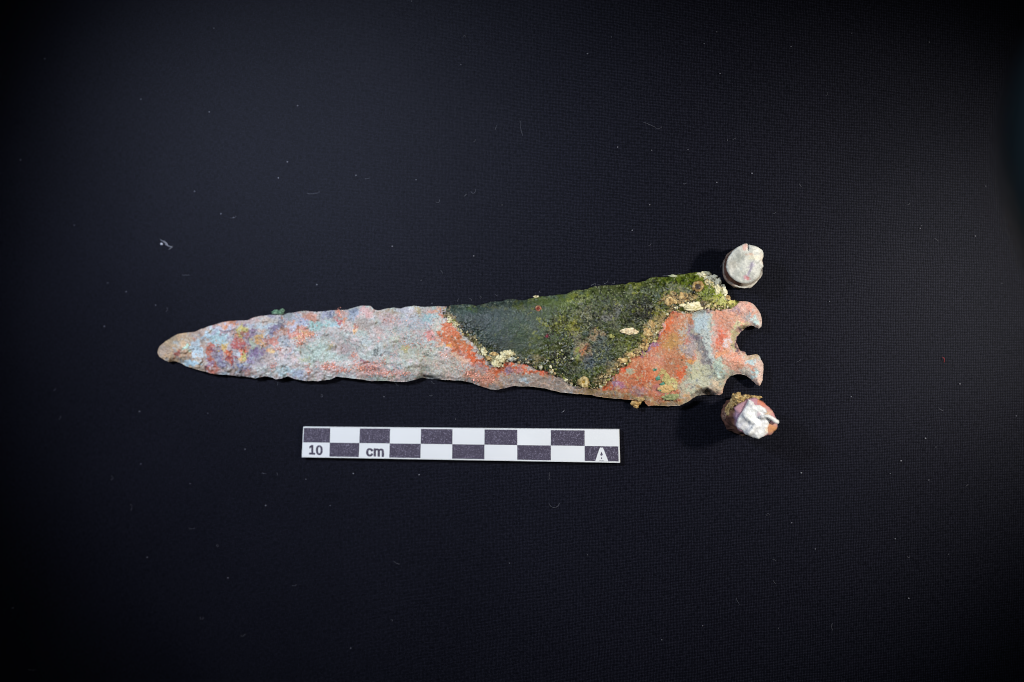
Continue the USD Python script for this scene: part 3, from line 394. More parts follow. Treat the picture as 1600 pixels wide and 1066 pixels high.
flecks(C, u, v, 300, 800, 1120, 430, 606, [(22, 24, 14), (18, 20, 16), (150, 150, 118), (140, 142, 48), (120, 126, 40), (150, 150, 60), (20, 22, 14)], .8, 3, .9, 77)
flecks(C, u, v, 260, 700, 860, 470, 600, [(30, 38, 32), (100, 112, 96), (60, 80, 72), (110, 120, 60), (26, 30, 26)], .8, 2.6, .6, 79)
f1, f2, f3 = fbm(u, v, 1.7, 2, 72), fbm(u, v, 3.2, 2, 73), fbm(u, v, 2.4, 2, 74)
sm = sstep(.5 + sdf(smooth_zone, u, v) / 20)
C += (lin((186, 186, 148)) - C) * (sstep((f1 - .62) / .1) * .5 * (1 - .6 * sm))[:, None]
C += (lin((120, 122, 30)) - C) * (sstep((f2 - .6) / .12) * .4 * (1 - sm) * sstep((fbm(u, v, 24, 2, 78) - .45) / .1))[:, None]
C *= (1 - sstep((f3 - .51) / .12) * .78 * (1 - .65 * sm))[:, None]
C *= (1 + .5 * (fbm(u, v, 6, 3, 75) - .5))[:, None]
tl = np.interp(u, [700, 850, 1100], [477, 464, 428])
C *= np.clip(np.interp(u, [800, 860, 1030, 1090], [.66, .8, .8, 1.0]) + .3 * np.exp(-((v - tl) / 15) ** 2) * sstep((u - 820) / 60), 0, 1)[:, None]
gloss = np.clip(.35 + .5 * sstep((fbm(u, v, 12, 2, 76) - .4) / .2) + .2 * np.exp(-((u - 1010) / 30) ** 2 - ((v - 485) / 18) ** 2), 0, 1) * (1 - .5 * sm)
gloss *= (C.max(1) < .22)
C, gloss = np.vstack([C, C]), np.r_[gloss, gloss]
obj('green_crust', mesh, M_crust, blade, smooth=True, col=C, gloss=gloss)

_bt, _ct = cKDTree(np.stack(BT[:2], 1)), cKDTree(np.stack(CT[:2], 1))
def top_at(u, v):
    q_ = np.stack([np.atleast_1d(u), np.atleast_1d(v)], 1).astype(float)
    zb = BT[2][_bt.query(q_)[1]]; d_, i_ = _ct.query(q_)
    return np.where(d_ < 1.0, np.maximum(CT[2][i_], zb), zb)

# crumbs along the broken edge of the crust
edge = np.array(CRUST[34:] + CRUST[:1], float)
el = np.r_[0, np.cumsum(np.hypot(*np.diff(edge, axis=0).T))]
crumbs, ccol = [], []
base_ico = trimesh.creation.icosphere(1)
def crumb(x, y, r, col, z=None, squash=.8):
    n = np.array(base_ico.vertices) * RNG.uniform(.7, 1.3, (len(base_ico.vertices), 1)) * RNG.uniform(.75, 1.25, (1, 3))
    z0 = float(top_at(x, y)[0]) if z is None else z
    crumbs.append(trimesh.Trimesh(P(x, y, z0 + r * .25 * PX) + n * r * PX * np.array([1, 1, squash]), base_ico.faces, process=False))
    ccol.append(np.repeat(lin(col)[None] * RNG.uniform(.75, 1.15), len(n), 0))
pal = [(196, 178, 132), (170, 148, 106), (146, 124, 88), (108, 94, 70), (52, 50, 40), (176, 172, 148), (126, 128, 66), (210, 202, 166)]
for k in range(520):
    t = RNG.uniform(0, el[-1]); x, y = np.interp(t, el, edge[:, 0]), np.interp(t, el, edge[:, 1])
    i = RNG.normal(0, 5.5)
    crumb(x + RNG.normal(0, 1.5), y - abs(i) * .8 + 1.0, float(np.clip(RNG.lognormal(.05, .45), .5, 2.6)), pal[int(RNG.integers(len(pal)))])
for (x, y, sx, sy, n, pp) in ((1062, 467, 20, 6, 80, [0, 1, 2, 3, 4]), (1018, 514, 8, 9, 70, [0, 1, 2, 4, 5]), (1000, 552, 9, 6, 40, [0, 1, 2, 4]), (1008, 486, 14, 11, 60, [4, 4, 4, 4, 4, 4, 6]), (872, 562, 16, 11, 70, [4, 4, 5, 6]), (1112, 440, 7, 5, 40, [7, 7, 0]), (880, 515, 20, 14, 50, [4, 6, 6]), (945, 590, 9, 6, 40, [0, 1, 3, 4])):
    for k in range(n):
        crumb(x + RNG.normal(0, sx * .6), y + RNG.normal(0, sy * .6), RNG.uniform(.7, 1.6), pal[pp[int(RNG.integers(len(pp)))]])
cm = trimesh.util.concatenate(crumbs)
o = obj('crumb', cm, M_lump, blade, col=np.vstack(ccol)); say(o, kind='stuff')

# larger lumps on crust and blade
cream = [(150, 134, 96), (206, 196, 154), (232, 226, 196)]
tanl = [(120, 92, 58), (184, 152, 100), (212, 190, 140)]
def add_lump(name, x, y, ru, rv, rz, cols, seed, lift=0., rough=.35, parent=blade, mat=M_lump, z=None, label=None):
    z0 = float(top_at(x, y)[0]) if z is None else z
    rg = np.random.default_rng(seed)
    parts_ = [lump(x, y, z0 + (lift - .25 * rz) * PX, ru * .8, rv * .8, rz, seed, rough * 1.5, 4)]
    for q_ in range(int(6 + ru)):
        a_ = rg.uniform(0, 6.28); e_ = rg.uniform(.45, 1.0); k_ = rg.uniform(.25, .5)
        parts_.append(lump(x + ru * e_ * math.cos(a_), y + rv * e_ * math.sin(a_), z0 + (lift - .2 * rz + rg.uniform(-.1, .35) * rz) * PX, max(ru * k_, 1.2), max(rv * k_ * rg.uniform(.7, 1.3), 1.2), max(rz * k_, 1.0), seed + q_, .9, 2))
    m_ = trimesh.util.concatenate(parts_)
    o = obj(name, m_, mat, parent, smooth=True, col=vcol(m_, cols, seed)); say(o, label); return o
for k, (x, y, ru, rv, rz, cols) in enumerate([(794, 554, 9, 7, 5, cream), (783, 560, 8, 6, 4, cream), (776, 568, 6, 5, 4, cream), (772, 553, 6, 3.5, 3.5, tanl), (800, 561, 6, 4, 3, [(120, 124, 120), (196, 194, 180)]), (757, 549, 5, 6, 4, cream), (764, 560, 4, 4, 3, tanl), (713, 506, 5, 4, 3, cream), (704, 500, 5, 4, 3, cream),
        (984, 518, 11, 4.5, 4, [(190, 160, 130), (222, 206, 168), (232, 222, 190)]), (957, 526, 4.5, 3.4, 3, [(130, 132, 70), (186, 178, 112)]), (1080, 479, 15, 6, 4.5, [(176, 166, 108), (226, 216, 178), (238, 228, 200)]), (1048, 470, 7, 5, 4, tanl), (1066, 464, 9, 5, 4, tanl), (1018, 507, 5, 8, 4, tanl), (1012, 520, 7, 6, 4, tanl), (1006, 540, 6, 6, 4, tanl), (985, 554, 6, 5, 4, tanl), (972, 563, 6, 4, 3, tanl),
        (1100, 430, 9, 4.5, 5, cream[1:]), (1111, 436, 9, 6.5, 5, [(214, 206, 172), (240, 236, 216)]), (1121, 444, 7.5, 7, 5, [(214, 206, 172), (240, 236, 216)]), (1130, 455, 5, 8, 4.5, [(206, 198, 160), (240, 236, 216)]), (1120, 454, 4, 8, 3.5, cream[1:]), (1136, 467, 5, 4, 3, tanl), (1141, 474, 6, 4, 3, [(160, 160, 80), (204, 194, 120)]), (1128, 470, 6, 6, 4, [(150, 156, 70), (206, 200, 140)]), (838, 464.5, 4, 2, 3, cream), (1051, 432, 5, 2, 3, [(130, 140, 110), (190, 190, 160)]), (885, 593, 4, 3, 3, cream)]):
    add_lump('mineral_lump', x, y, ru, rv, rz, cols, 100 + k)
# ring-shaped growths
def ring(x, y, R, r, cols, seed, hole):
    t = trimesh.creation.torus(R * PX, r * PX, major_sections=28, minor_sections=12); n = np.array(t.vertices)
    n *= (1 + .8 * (meshkit.fbm(n / (R * PX) * 1.9 + seed, 3, seed) - .5))[:, None]; n[:, 2] *= .8
    z0 = float(top_at(x, y)[0])
    t = trimesh.Trimesh(n + P(x, y, z0 + r * .6 * PX), t.faces, process=False)
    o = obj('ring_growth', t, M_lump, blade, smooth=True, col=vcol(t, cols, seed))
    h = lump(x, y, z0, R, R, r * .8, seed + 2, .2, 2)
    obj('hollow', h, M_crust, o, smooth=True, col=vcol(h, hole, seed), gloss=np.ones(len(h.vertices)))
ring(1090, 448, 6.2, 2.2, [(96, 70, 36), (150, 118, 70), (186, 168, 120)], 201, [(52, 44, 40), (84, 72, 66)])
ring(1084, 457, 2.6, 1.3, [(60, 60, 30), (110, 110, 60)], 202, [(16, 18, 14), (30, 30, 24)])
ring(841, 482, 2.8, 1.7, [(90, 70, 44), (160, 96, 72), (176, 136, 100)], 203, [(120, 50, 44), (170, 90, 66)])
ring(854.5, 525, 2.6, 1.3, [(84, 86, 70), (150, 136, 130)], 204, [(96, 30, 44), (130, 60, 70)])
ring(912, 597, 5.2, 3.2, [(110, 96, 52), (184, 158, 104), (206, 190, 146)], 205, [(110, 86, 30), (160, 130, 60)])
# deposit and turquoise grains on the bare shoulder
for k, (x, y, ru, rv, cols) in enumerate([(1033, 581, 6, 4, [(170, 150, 90), (206, 180, 120)]), (1040, 590, 6, 6, [(166, 150, 86), (206, 190, 124)]), (1050, 599, 7, 7, [(176, 166, 96), (214, 200, 140)]), (1040, 607, 8, 5, [(200, 160, 96), (226, 190, 130)]), (1046, 617, 10, 6, [(110, 120, 76), (172, 174, 120)]), (1055, 603, 4, 5, [(190, 176, 116), (224, 210, 160)]), (1000, 621, 7, 4, tanl), (985, 579, 5, 3, [(150, 156, 130), (196, 190, 160)])]):
    add_lump('tan_deposit', x, y, ru * 1.15, rv * 1.15, 1.9, [tuple(np.array(c_) * (.9, .9, .92)) for c_ in cols], 240 + k, lift=-.5, rough=.6)
for k, (x, y, ru, rv) in enumerate([(1023, 578, 3.4, 2.2), (1028, 591, 4.2, 4), (1035, 601, 4.2, 3.6), (1031, 609, 3, 3)]):
    add_lump('turquoise_grain', x, y, ru * .75, rv * .75, 1.8, [(40, 92, 76), (76, 140, 116), (130, 160, 140)], 260 + k, rough=.5)
add_lump('green_flake', 434, 488, 9, 3.2, 4, [(70, 104, 86), (104, 138, 112), (140, 164, 140)], 270, z=.0026, rough=.5, label='small pale green flake sticking out of the upper edge')
add_lump('green_flake', 441, 485.5, 4, 2.6, 4, [(84, 116, 96), (130, 156, 130)], 271, z=.0028, rough=.4)
add_lump('brown_nodule', 994, 630, 7, 5.5, 7, [(110, 78, 40), (176, 140, 84), (206, 180, 130)], 272, z=.0018, rough=.15, label='small rounded brown nodule on the lower edge')
# copper crystals: tiny bright facets in patches
cr = []
oc = trimesh.creation.icosphere(0)
def crystals(x, y, sx, sy, n, a=0):
    c, s = math.cos(math.radians(a)), math.sin(math.radians(a))
    for k in range(n):
        p, q = RNG.normal(0, sx * .55), RNG.normal(0, sy * .55)
        X, Y = x + p * c - q * s, y + p * s + q * c
        r = RNG.uniform(.35, 1.05) * (1.35 if RNG.random() < .1 else 1)
        nn = np.array(oc.vertices) * RNG.uniform(.6, 1.4, (12, 1))
        R_ = trimesh.transformations.random_rotation_matrix(RNG.random(3))[:3, :3]
        cr.append((P(X, Y, float(top_at(X, Y)[0]) + r * .2 * PX) + nn @ R_.T * r * PX, oc.faces))
for a_ in ((473, 527, 16, 5, 90, -28), (487, 524, 7, 7, 60), (467, 537, 6, 4, 30), (434, 545, 5, 3, 22), (428, 570, 5, 10, 40), (508, 573, 9, 6, 60), (522, 573, 6, 4, 40), (536, 579, 9, 4, 60), (481, 577, 3, 8, 24), (560, 573, 10, 9, 60), (578, 576, 13, 9, 150), (604, 583, 16, 5, 80), (600, 566, 10, 5, 24), (632, 584, 9, 4, 36), (553, 555, 5, 5, 26), (530, 488, 4, 7, 36), (737, 584, 12, 6, 90, 15), (762, 592, 12, 8, 90), (745, 594, 10, 5, 40), (340, 540, 3, 5, 14), (368, 545, 8, 4, 12), (720, 572, 12, 6, 26), (700, 556, 14, 6, 30), (612, 500, 16, 6, 30), (650, 540, 30, 14, 40)): crystals(*a_)
cv = np.vstack([c[0] for c in cr]); cf = np.vstack([c[1] + 12 * i for i, c in enumerate(cr)])
o = obj('copper_crystal', (cv, cf), M_copper, blade); say(o, kind='stuff')

# ------------------------------------------------------------------ rivets
def loft(rings, per=96, jitter=.0, seed=0, cap=True):
    """rings: (outline in picture units, height) from bottom to top, each resampled by angle about its centre."""
    V = []
    ang = np.linspace(0, 2 * np.pi, per, endpoint=False)
    for k, (o_, z) in enumerate(rings):
        o_ = np.asarray(o_, float)
        c = o_.mean(0)
        s = np.r_[o_, o_[:1]]; fine = np.vstack([s[i] + (s[i + 1] - s[i]) * np.linspace(0, 1, 20, endpoint=False)[:, None] for i in range(len(o_))])
        a = np.arctan2(fine[:, 1] - c[1], fine[:, 0] - c[0]); r = np.hypot(*(fine - c).T); i = np.argsort(a)
        rr = np.interp((ang + np.pi) % (2 * np.pi) - np.pi, a[i], r[i], period=2 * np.pi)
        x, y = c[0] + rr * np.cos(ang), c[1] + rr * np.sin(ang)
        if jitter:
            f = 1 + jitter * 2 * (meshkit.fbm(np.stack([np.cos(ang) * 3 + k * .6, np.sin(ang) * 3, np.full(per, seed + .3)], -1), 3, seed) - .5)
            x, y = c[0] + (x - c[0]) * f, c[1] + (y - c[1]) * f
        V.append(P(x, y, z))
    n = len(V); V = np.vstack(V + [V[0].mean(0)[None], V[-1].mean(0)[None]])
    i = np.arange(per); j = (i + 1) % per; Fc = []
    for k in range(n - 1):
        a, b = k * per, (k + 1) * per
        Fc += [np.stack([a + j, a + i, b + i], 1), np.stack([a + j, b + i, b + j], 1)]
    Fc += [np.stack([i * 0 + n * per, i, j], 1), np.stack([i * 0 + n * per + 1, (n - 1) * per + j, (n - 1) * per + i], 1)]
    return trimesh.Trimesh(V, np.vstack(Fc), process=False)
def circ(x, y, r, r2=None, n=40): return [(x + r * math.cos(t), y + (r2 or r) * math.sin(t)) for t in np.linspace(0, 2 * np.pi, n, endpoint=False)]
silver = [(150, 148, 142), (196, 194, 186), (214, 212, 204)]

r1 = thing('rivet', 'greyish silver round rivet with flat split cap standing above the crusted corner of the blade', 'rivet')
lo_ = loft([(circ(1159, 418, 28), 0), (circ(1159.5, 419, 30.5), .0008), (circ(1160, 419.3, 31.6), .0022), (circ(1160.6, 419, 31.6), .0030), (circ(1160.8, 418.6, 30.2), .0032), (circ(1161, 418, 28), .0027)], jitter=.11, seed=3)
def proj(m_):
    w_ = np.array(m_.vertices) - EYE; return 800 + F * (w_ @ RIGHT) / -(w_ @ BACK), 533 - F * (w_ @ UP) / -(w_ @ BACK)
Cr = vcol(lo_, [(84, 62, 54), (132, 112, 100), (150, 140, 130)], 5, .0012)
paint(Cr, *proj(lo_), [S(1160, 450, 14, 7, (190, 186, 176), 3, .95), S(1180, 444, 14, 8, (206, 202, 192), 3, .95), S(1192, 430, 6, 10, (180, 176, 168), 3, .9), S(1131, 418, 3, 8, (160, 156, 150), 2, .7)], 1.5, 6)
obj('lower_rim', lo_, M_silver, r1, smooth=True, col=Cr, gloss=np.full(len(Cr), .6))
sh = loft([(circ(1160.5, 418, 30.0), .0022), (circ(1160.8, 418, 29.6), .0031), (circ(1161.6, 415, 26.5), .0052), (circ(1163, 412, 26.5), .0090)], jitter=.06, seed=5)
Cr = vcol(sh, [(58, 34, 30), (86, 54, 46), (112, 78, 66)], 6, .001)
paint(Cr, *proj(sh), [S(1172, 444, 16, 7, (190, 184, 172), 2, .9), S(1188, 434, 8, 9, (176, 168, 156), 2, .9)], 1.5, 7)
obj('shank', sh, M_lump, r1, smooth=True, col=Cr)
CAP = [(1168.7, 392), (1168.2, 386), (1168, 381), (1163, 381), (1158, 383.5), (1151, 387), (1144, 393), (1138.5, 401), (1135.5, 409), (1134, 417), (1136, 424), (1140, 431), (1146, 436.5), (1153, 440.5), (1160, 442.5), (1168, 443), (1174, 441.5), (1180, 438), (1186, 432), (1188.5, 426), (1189.5, 421), (1193, 417), (1191.5, 411), (1190.5, 407), (1192.5, 402), (1193, 396), (1191, 391), (1186, 387.5), (1180, 384.5), (1173, 383), (1169.6, 382.5), (1169.8, 387), (1169.4, 392)]
def cap_top(u, v, d):
    return .0098 + .0004 * (1 - np.exp(-d / 1.6)) + .0007 * (fbm(u, v, 15, 3, 81) - .5) + .0003 * (fbm(u, v, 4, 2, 82) - .5) - .0006 * sstep((u - 1176) / 14) * sstep((v - 386) / 4) + .0002 * np.exp(-((u - 1178) / 7) ** 2 - ((v - 387) / 3) ** 2)
mesh, u, v, N = field_mesh(CAP, .9, cap_top, lambda u, v, d: np.full(u.shape, .0086), jag=.3, seed=80, crease=True)
C = vcol(mesh, [(166, 166, 160), (186, 187, 180), (206, 206, 198)], 83, .0022)
paint(C, u, v, [S(1154, 404, 12, 6, (140, 142, 134), 4, .7, -25), S(1144, 415, 9, 8, (164, 158, 146), 4, .6), S(1156, 428, 12, 5, (158, 160, 152), 4, .6), S(1176, 414, 4.5, 5, (150, 144, 160), 1.5, .9), Lp([(1175, 414), (1171, 424), (1168, 431)], 1.7, (150, 142, 158), 1, .9), Lp([(1174, 417), (1167, 418)], 1, (160, 154, 162), .8, .8), S(1168, 435, 4.5, 3.6, (176, 96, 100), 1.2, .9, 25), S(1164, 434, 3, 3, (186, 140, 150), 1.5, .8), S(1164, 386, 4, 5, (200, 160, 150), 1.5, .9), S(1172, 398, 5, 2, (206, 172, 150), 1.5, .8), S(1180, 403, 11, 3, (214, 208, 184), 2, .8), S(1178, 387, 8, 3, (206, 204, 196), 1.5, .7), S(1190, 404, 3, 10, (190, 176, 158), 1.5, .7), S(1143, 425, 4, 7, (206, 204, 196), 2, .8)], 1.0, 84)
obj('cap', mesh, M_silver, r1, smooth=True, col=C, gloss=np.full(len(C), .7))

r2 = thing('rivet', 'leaning brown rivet with bright white metal top standing below the notched end of the blade', 'rivet')
TOP = [(1168, 624), (1156, 630), (1146, 637), (1147, 650), (1151, 662), (1154, 671), (1164, 679), (1176, 683.5), (1187, 685), (1196, 682), (1204, 679), (1214, 671), (1215, 662), (1213, 652), (1208, 643), (1200, 634), (1190, 627), (1178, 623)]
tt = np.array(TOP); tc_ = tt.mean(0)
def mixring(t): 
    b = np.array(circ(1156, 648, 28, n=len(TOP)))
    return (np.array(circ(1156 + (tc_[0] - 1156) * t, 648 + (tc_[1] - 648) * t, 28.5 + 2.5 * t, n=40))).tolist()
bd_ = loft([(mixring(0), 0), (mixring(.04), .0012), (mixring(.12), .003), (mixring(.25), .005), (mixring(.42), .0075), (mixring(.6), .010), (mixring(.78), .0125), (TOP, .0150), ((tc_ + (tt - tc_) * .93).tolist(), .0156), ((tc_ + (tt - tc_) * .6).tolist(), .0158)], per=160, jitter=.11, seed=8)
bv = np.array(bd_.vertices); bn = np.array(trimesh.Trimesh(bv, bd_.faces, process=False).vertex_normals); bd_.vertices = bv + bn * ((meshkit.fbm(bv / .0022, 3, 55) - .5) * .0022 + (meshkit.fbm(bv / .0007, 2, 56) - .5) * .0008)[:, None] * (bv[:, 2:] > .0006) * np.where(bv[:, 2:] > .0146, .35, 1)
C = vcol(bd_, [(46, 28, 26), (84, 54, 46), (112, 76, 66), (140, 110, 84)], 90, .0009)
pu = np.array(bd_.vertices); w_ = pu - EYE; uu = 800 + F * (w_ @ RIGHT) / -(w_ @ BACK); vv = 533 - F * (w_ @ UP) / -(w_ @ BACK)
topm = pu[:, 2] > .0148
Ct = C.copy(); Ct[:] = lin((168, 128, 140))
paint(Ct, uu, vv, [S(1152, 655, 6, 14, (146, 126, 158), 3, .8), S(1160, 636, 10, 8, (172, 132, 140), 3, .8), S(1192, 632, 12, 5, (194, 112, 76), 3, .9, 30), S(1204, 642, 8, 12, (184, 126, 118), 3, .8, -25), S(1206, 669, 9, 10, (196, 138, 86), 3, .9), S(1195, 646, 8, 6, (206, 186, 150), 3, .8)], 1.5, 91)
C = np.where(topm[:, None], Ct, C)
obj('shank', bd_, M_lump, r2, smooth=True, col=C)
for k, (x, y, z, ru, rv, rz) in enumerate([(1147, 631, .012, 8, 7, 14), (1157, 625, .0135, 9, 6, 12), (1140, 642, .0085, 6, 8, 14), (1152, 620, .011, 7, 5, 10), (1178, 621.5, .0135, 9, 3.5, 8), (1133, 650, .005, 4, 7, 9), (1166, 622, .0125, 7, 4, 10)]):
    add_lump('tan_crust', x, y, ru, rv, rz, [(130, 100, 60), (186, 158, 104), (206, 186, 140)] if k != 5 else [(96, 66, 58), (150, 124, 112)], 300 + k, parent=r2, z=z, rough=.4)
WHITE = [(1169.8, 624.3), (1177, 628), (1179, 633), (1187, 633), (1197, 639), (1199, 645), (1191, 649.5), (1195, 651), (1201, 650.5), (1204, 656.4), (1202, 662), (1199.6, 669), (1200.7, 676.7), (1193, 682), (1185, 685.7), (1177, 683.4), (1164.7, 679), (1161, 673), (1153.4, 670), (1149.5, 664), (1153, 654), (1160, 643), (1166, 632)]
curl = [(1190, 652), (1202, 651), (1210, 656), (1217, 661)]
mesh, u, v, N = field_mesh(WHITE, .9, lambda u, v, d: .0160 + .0006 * (1 - np.exp(-d / 2)) + .0011 * (fbm(u, v, 13, 3, 95) - .5) + .0004 * (fbm(u, v, 4, 2, 96) - .5) + .0012 * np.exp(-(line_d(curl, u, v) / 3.0) ** 2) + .0008 * np.exp(-(line_d([(1165, 650), (1182, 664), (1170, 678)], u, v) / 5) ** 2), lambda u, v, d: np.full(u.shape, .0150), jag=.4, seed=94, crease=True)
C = vcol(mesh, [(186, 186, 190), (222, 222, 222), (238, 238, 234)], 97, .0013)
paint(C, u, v, [S(1172, 650, 7, 8, (196, 200, 200), 4, .6), S(1184, 640, 7, 6, (206, 208, 206), 3, .6), S(1194, 664, 6, 8, (206, 204, 204), 3, .6), S(1187, 647, 4, 3, (170, 140, 150), 2, .7), S(1200, 672, 4, 6, (206, 180, 140), 2, .6), S(1155, 666, 5, 4, (184, 178, 190), 2, .6)], 1.5, 98)
obj('white_metal', mesh, M_silver, r2, smooth=True, col=C, gloss=np.full(len(C), 1.0))

# ------------------------------------------------------------------ scale bar
bar = thing('scale_bar', 'white plastic ten centimetre scale bar with chequered dark squares lying below the blade', 'scale bar')
ZB = .0018
top_e = [(473.6, 667.2), (967.4, 671.2)]; bot_e = [(471.2, 714.9), (968.7, 723.6)]
Q = lambda t, s: np.array([top_e[0][0] + (top_e[1][0] - top_e[0][0]) * t, top_e[0][1] + (top_e[1][1] - top_e[0][1]) * t]) * (1 - s) + np.array([bot_e[0][0] + (bot_e[1][0] - bot_e[0][0]) * t, bot_e[0][1] + (bot_e[1][1] - bot_e[0][1]) * t]) * s
def quad_slab(c4, z0, z1, bevel=0.):
    a = np.array([P(x, y, z1) for x, y in c4])
    c = a.mean(0)
    rings = [(0, z0), (0, z1 - bevel), (bevel, z1)] if bevel else [(0, z0), (0, z1)]
    V = []
    for b_, z in rings:
        p = a.copy(); p[:, 2] = z
        dirn = np.sign(p[:, :2] - c[:2]); p[:, :2] -= dirn * b_
        V.append(p)
    n = len(V); V = np.vstack(V); Fc = [[0, 3, 2], [0, 2, 1]]; o_ = 4 * (n - 1)
    Fc = [[0, 1, 2], [0, 2, 3]] + [[o_, o_ + 2, o_ + 1], [o_, o_ + 3, o_ + 2]]
    for k in range(n - 1):
        for i in range(4):
            j = (i + 1) % 4; a_, b_ = 4 * k, 4 * (k + 1)
            Fc += [[a_ + i, b_ + i, b_ + j], [a_ + i, b_ + j, a_ + j]]
    t_ = trimesh.Trimesh(V, Fc, process=False); t_.fix_normals(); return t_
obj('board', quad_slab([Q(0, 0), Q(1, 0), Q(1, 1), Q(0, 1)], .0002, ZB, .00012), M_white, bar)
xs = [474.1, 516.0, 562.4, 609.6, 657.9, 707.1, 757.2, 808.2, 860.7, 913.4, 967.6]
tx = [(x - top_e[0][0]) / (top_e[1][0] - top_e[0][0]) for x in xs]
xb = [471.6, 514.7, 560.5, 608.2, 656.8, 706.4, 756.7, 808.2, 860.7, 913.7, 966.6]
tb = [(x - bot_e[0][0]) / (bot_e[1][0] - bot_e[0][0]) for x in xb]
tx[0] = max(tx[0], .003); tx[10] = .996; tb[0] = .003; tb[10] = .996
def BQ(k, s):                              # boundary k of the cells at height s of the bar
    t = tx[k] * (1 - s) + tb[k] * s
    return Q(t, s)
dark = []
S0, S1, S2 = .035, .505, .955
for k in range(10):
    a_, b_ = (S0, S1) if k % 2 == 0 else (S1, S2)
    c4 = [BQ(k, a_), BQ(k + 1, a_), BQ(k + 1, b_), BQ(k, b_)]
    obj('dark_square', quad_slab(c4, ZB - .0001, ZB + .00003), M_ink, bar)
def flat_text(s, h_px, u0, v0, ang, bold=True):
    t = meshkit.text_mesh(s, h_px * PX, .00004, bold=bold); vv_ = np.array(t.vertices)
    c, sn = math.cos(ang), math.sin(ang)
    o_ = P(u0, v0, ZB)
    x = vv_[:, 0] * c - vv_[:, 1] * sn + o_[0]; y = vv_[:, 0] * sn + vv_[:, 1] * c + o_[1]
    return trimesh.util.concatenate([trimesh.Trimesh(np.stack([x + e * PX, y + e2 * PX, vv_[:, 2] + ZB - .00001 + .000004 * q_], 1), t.faces, process=False) for q_, (e, e2) in enumerate(((-.5, 0), (.5, .1), (0, -.35), (0, .35)))])
tilt = math.radians(-.75)
obj('lettering', flat_text('10', 14.2, 481.4, 709.6, tilt), M_ink, bar)
obj('lettering', flat_text('cm', 15.6, 571.4, 712.2, tilt), M_ink, bar)
E0 = lambda x, y: P(920 + x / 15.23, 660 + y / 15.23, ZB)[:2]
outer = [(268, 605), (335, 605), (352, 640), (465, 925), (370, 928), (362, 912), (250, 912), (242, 928), (155, 925), (250, 640)]
head = [(303, 698), (288, 735), (270, 772), (284, 790), (303, 798), (322, 788), (337, 770), (318, 735)]
stem = [(291, 838), (303, 826), (316, 838), (316, 872), (290, 872)]
emb = Polygon([E0(*p) for p in outer], [[E0(*p) for p in head], [E0(*p) for p in stem]])
em = trimesh.creation.extrude_polygon(emb, .00005, engine='earcut'); em.apply_translation([0, 0, ZB + .00001])
obj('arrow_emblem', em, M_white, bar)

# ------------------------------------------------------------------ lint on the cloth
def tube(pts, r, sides=5):
    p = np.asarray(pts, float)
    t = np.gradient(p, axis=0); t /= np.linalg.norm(t, axis=1, keepdims=True) + 1e-12
    a = np.cross(t, np.where(np.abs(t[:, 2:]) < .9, [0, 0, 1.0], [1.0, 0, 0])); a /= np.linalg.norm(a, axis=1, keepdims=True) + 1e-12
    b = np.cross(t, a); g = np.arange(sides) * 2 * np.pi / sides
    rr = np.broadcast_to(r, (len(p),))
    V = p[:, None] + rr[:, None, None] * (np.cos(g)[None, :, None] * a[:, None] + np.sin(g)[None, :, None] * b[:, None])
    i, j = np.meshgrid(np.arange(len(p) - 1), np.arange(sides), indexing='ij')
    q_ = np.stack([i * sides + j, i * sides + (j + 1) % sides, (i + 1) * sides + (j + 1) % sides, (i + 1) * sides + j], -1).reshape(-1, 4)
    n = len(p) * sides
    f_ = np.vstack([q_[:, [0, 1, 2]], q_[:, [0, 2, 3]], [[n, k, (k + 1) % sides] for k in range(sides)], [[n + 1, n - sides + (k + 1) % sides, n - sides + k] for k in range(sides)]])
    return trimesh.Trimesh(np.vstack([V.reshape(-1, 3), p[:1], p[-1:]]), f_, process=False)
def fibre(x, y, length, r, ang=None, curl=1.0, z=.00025):
    a = RNG.uniform(0, 2 * np.pi) if ang is None else ang
    n = 9; pts = [np.array([x, y])]; k = RNG.normal(0, .35 * curl)
    for i in range(n - 1):
        a += k + RNG.normal(0, .12 * curl); pts.append(pts[-1] + length / (n - 1) * np.array([math.cos(a), math.sin(a)]))
    pts = np.array(pts); pts += np.array([x, y]) - pts.mean(0)
    return tube(P(pts[:, 0], pts[:, 1], z + .0002 * np.abs(np.sin(np.linspace(0, 3, n)))), r, 4)
SPECKS = [(327, 175), (334, 44), (70, 92), (435, 278), (365, 340), (345, 334), (556, 274), (449, 253), (650, 281), (613, 385), (495, 445), (658, 438), (675, 474), (197, 456), (168, 442), (243, 477), (304, 299), (116, 352), (32, 250), (465, 165), (220, 155), (643, 2), (163, 510), (720, 101), (740, 400), (918, 84), (955, 58), (1100, 68), (1125, 115), (1137, 219), (1075, 234), (1018, 235), (965, 230), (1120, 285), (1175, 271), (1331, 52), (1236, 73), (1540, 291), (1524, 369), (1296, 471), (1438, 357), (988, 360), (1452, 66), (325, 646), (218, 643), (220, 725), (383, 702), (478, 749), (516, 790), (297, 756), (230, 871), (356, 903), (20, 950), (796, 880), (548, 1013), (552, 740), (655, 742), (918, 867), (1098, 978), (1252, 739), (1274, 858), (1391, 740), (1482, 866), (1408, 720), (1399, 842), (1420, 935), (1446, 685), (1588, 650), (880, 643), (1034, 1000), (600, 620), (1330, 620), (415, 790), (1237, 817), (1120, 50), (1015, 320), (1500, 600), (712, 655)]
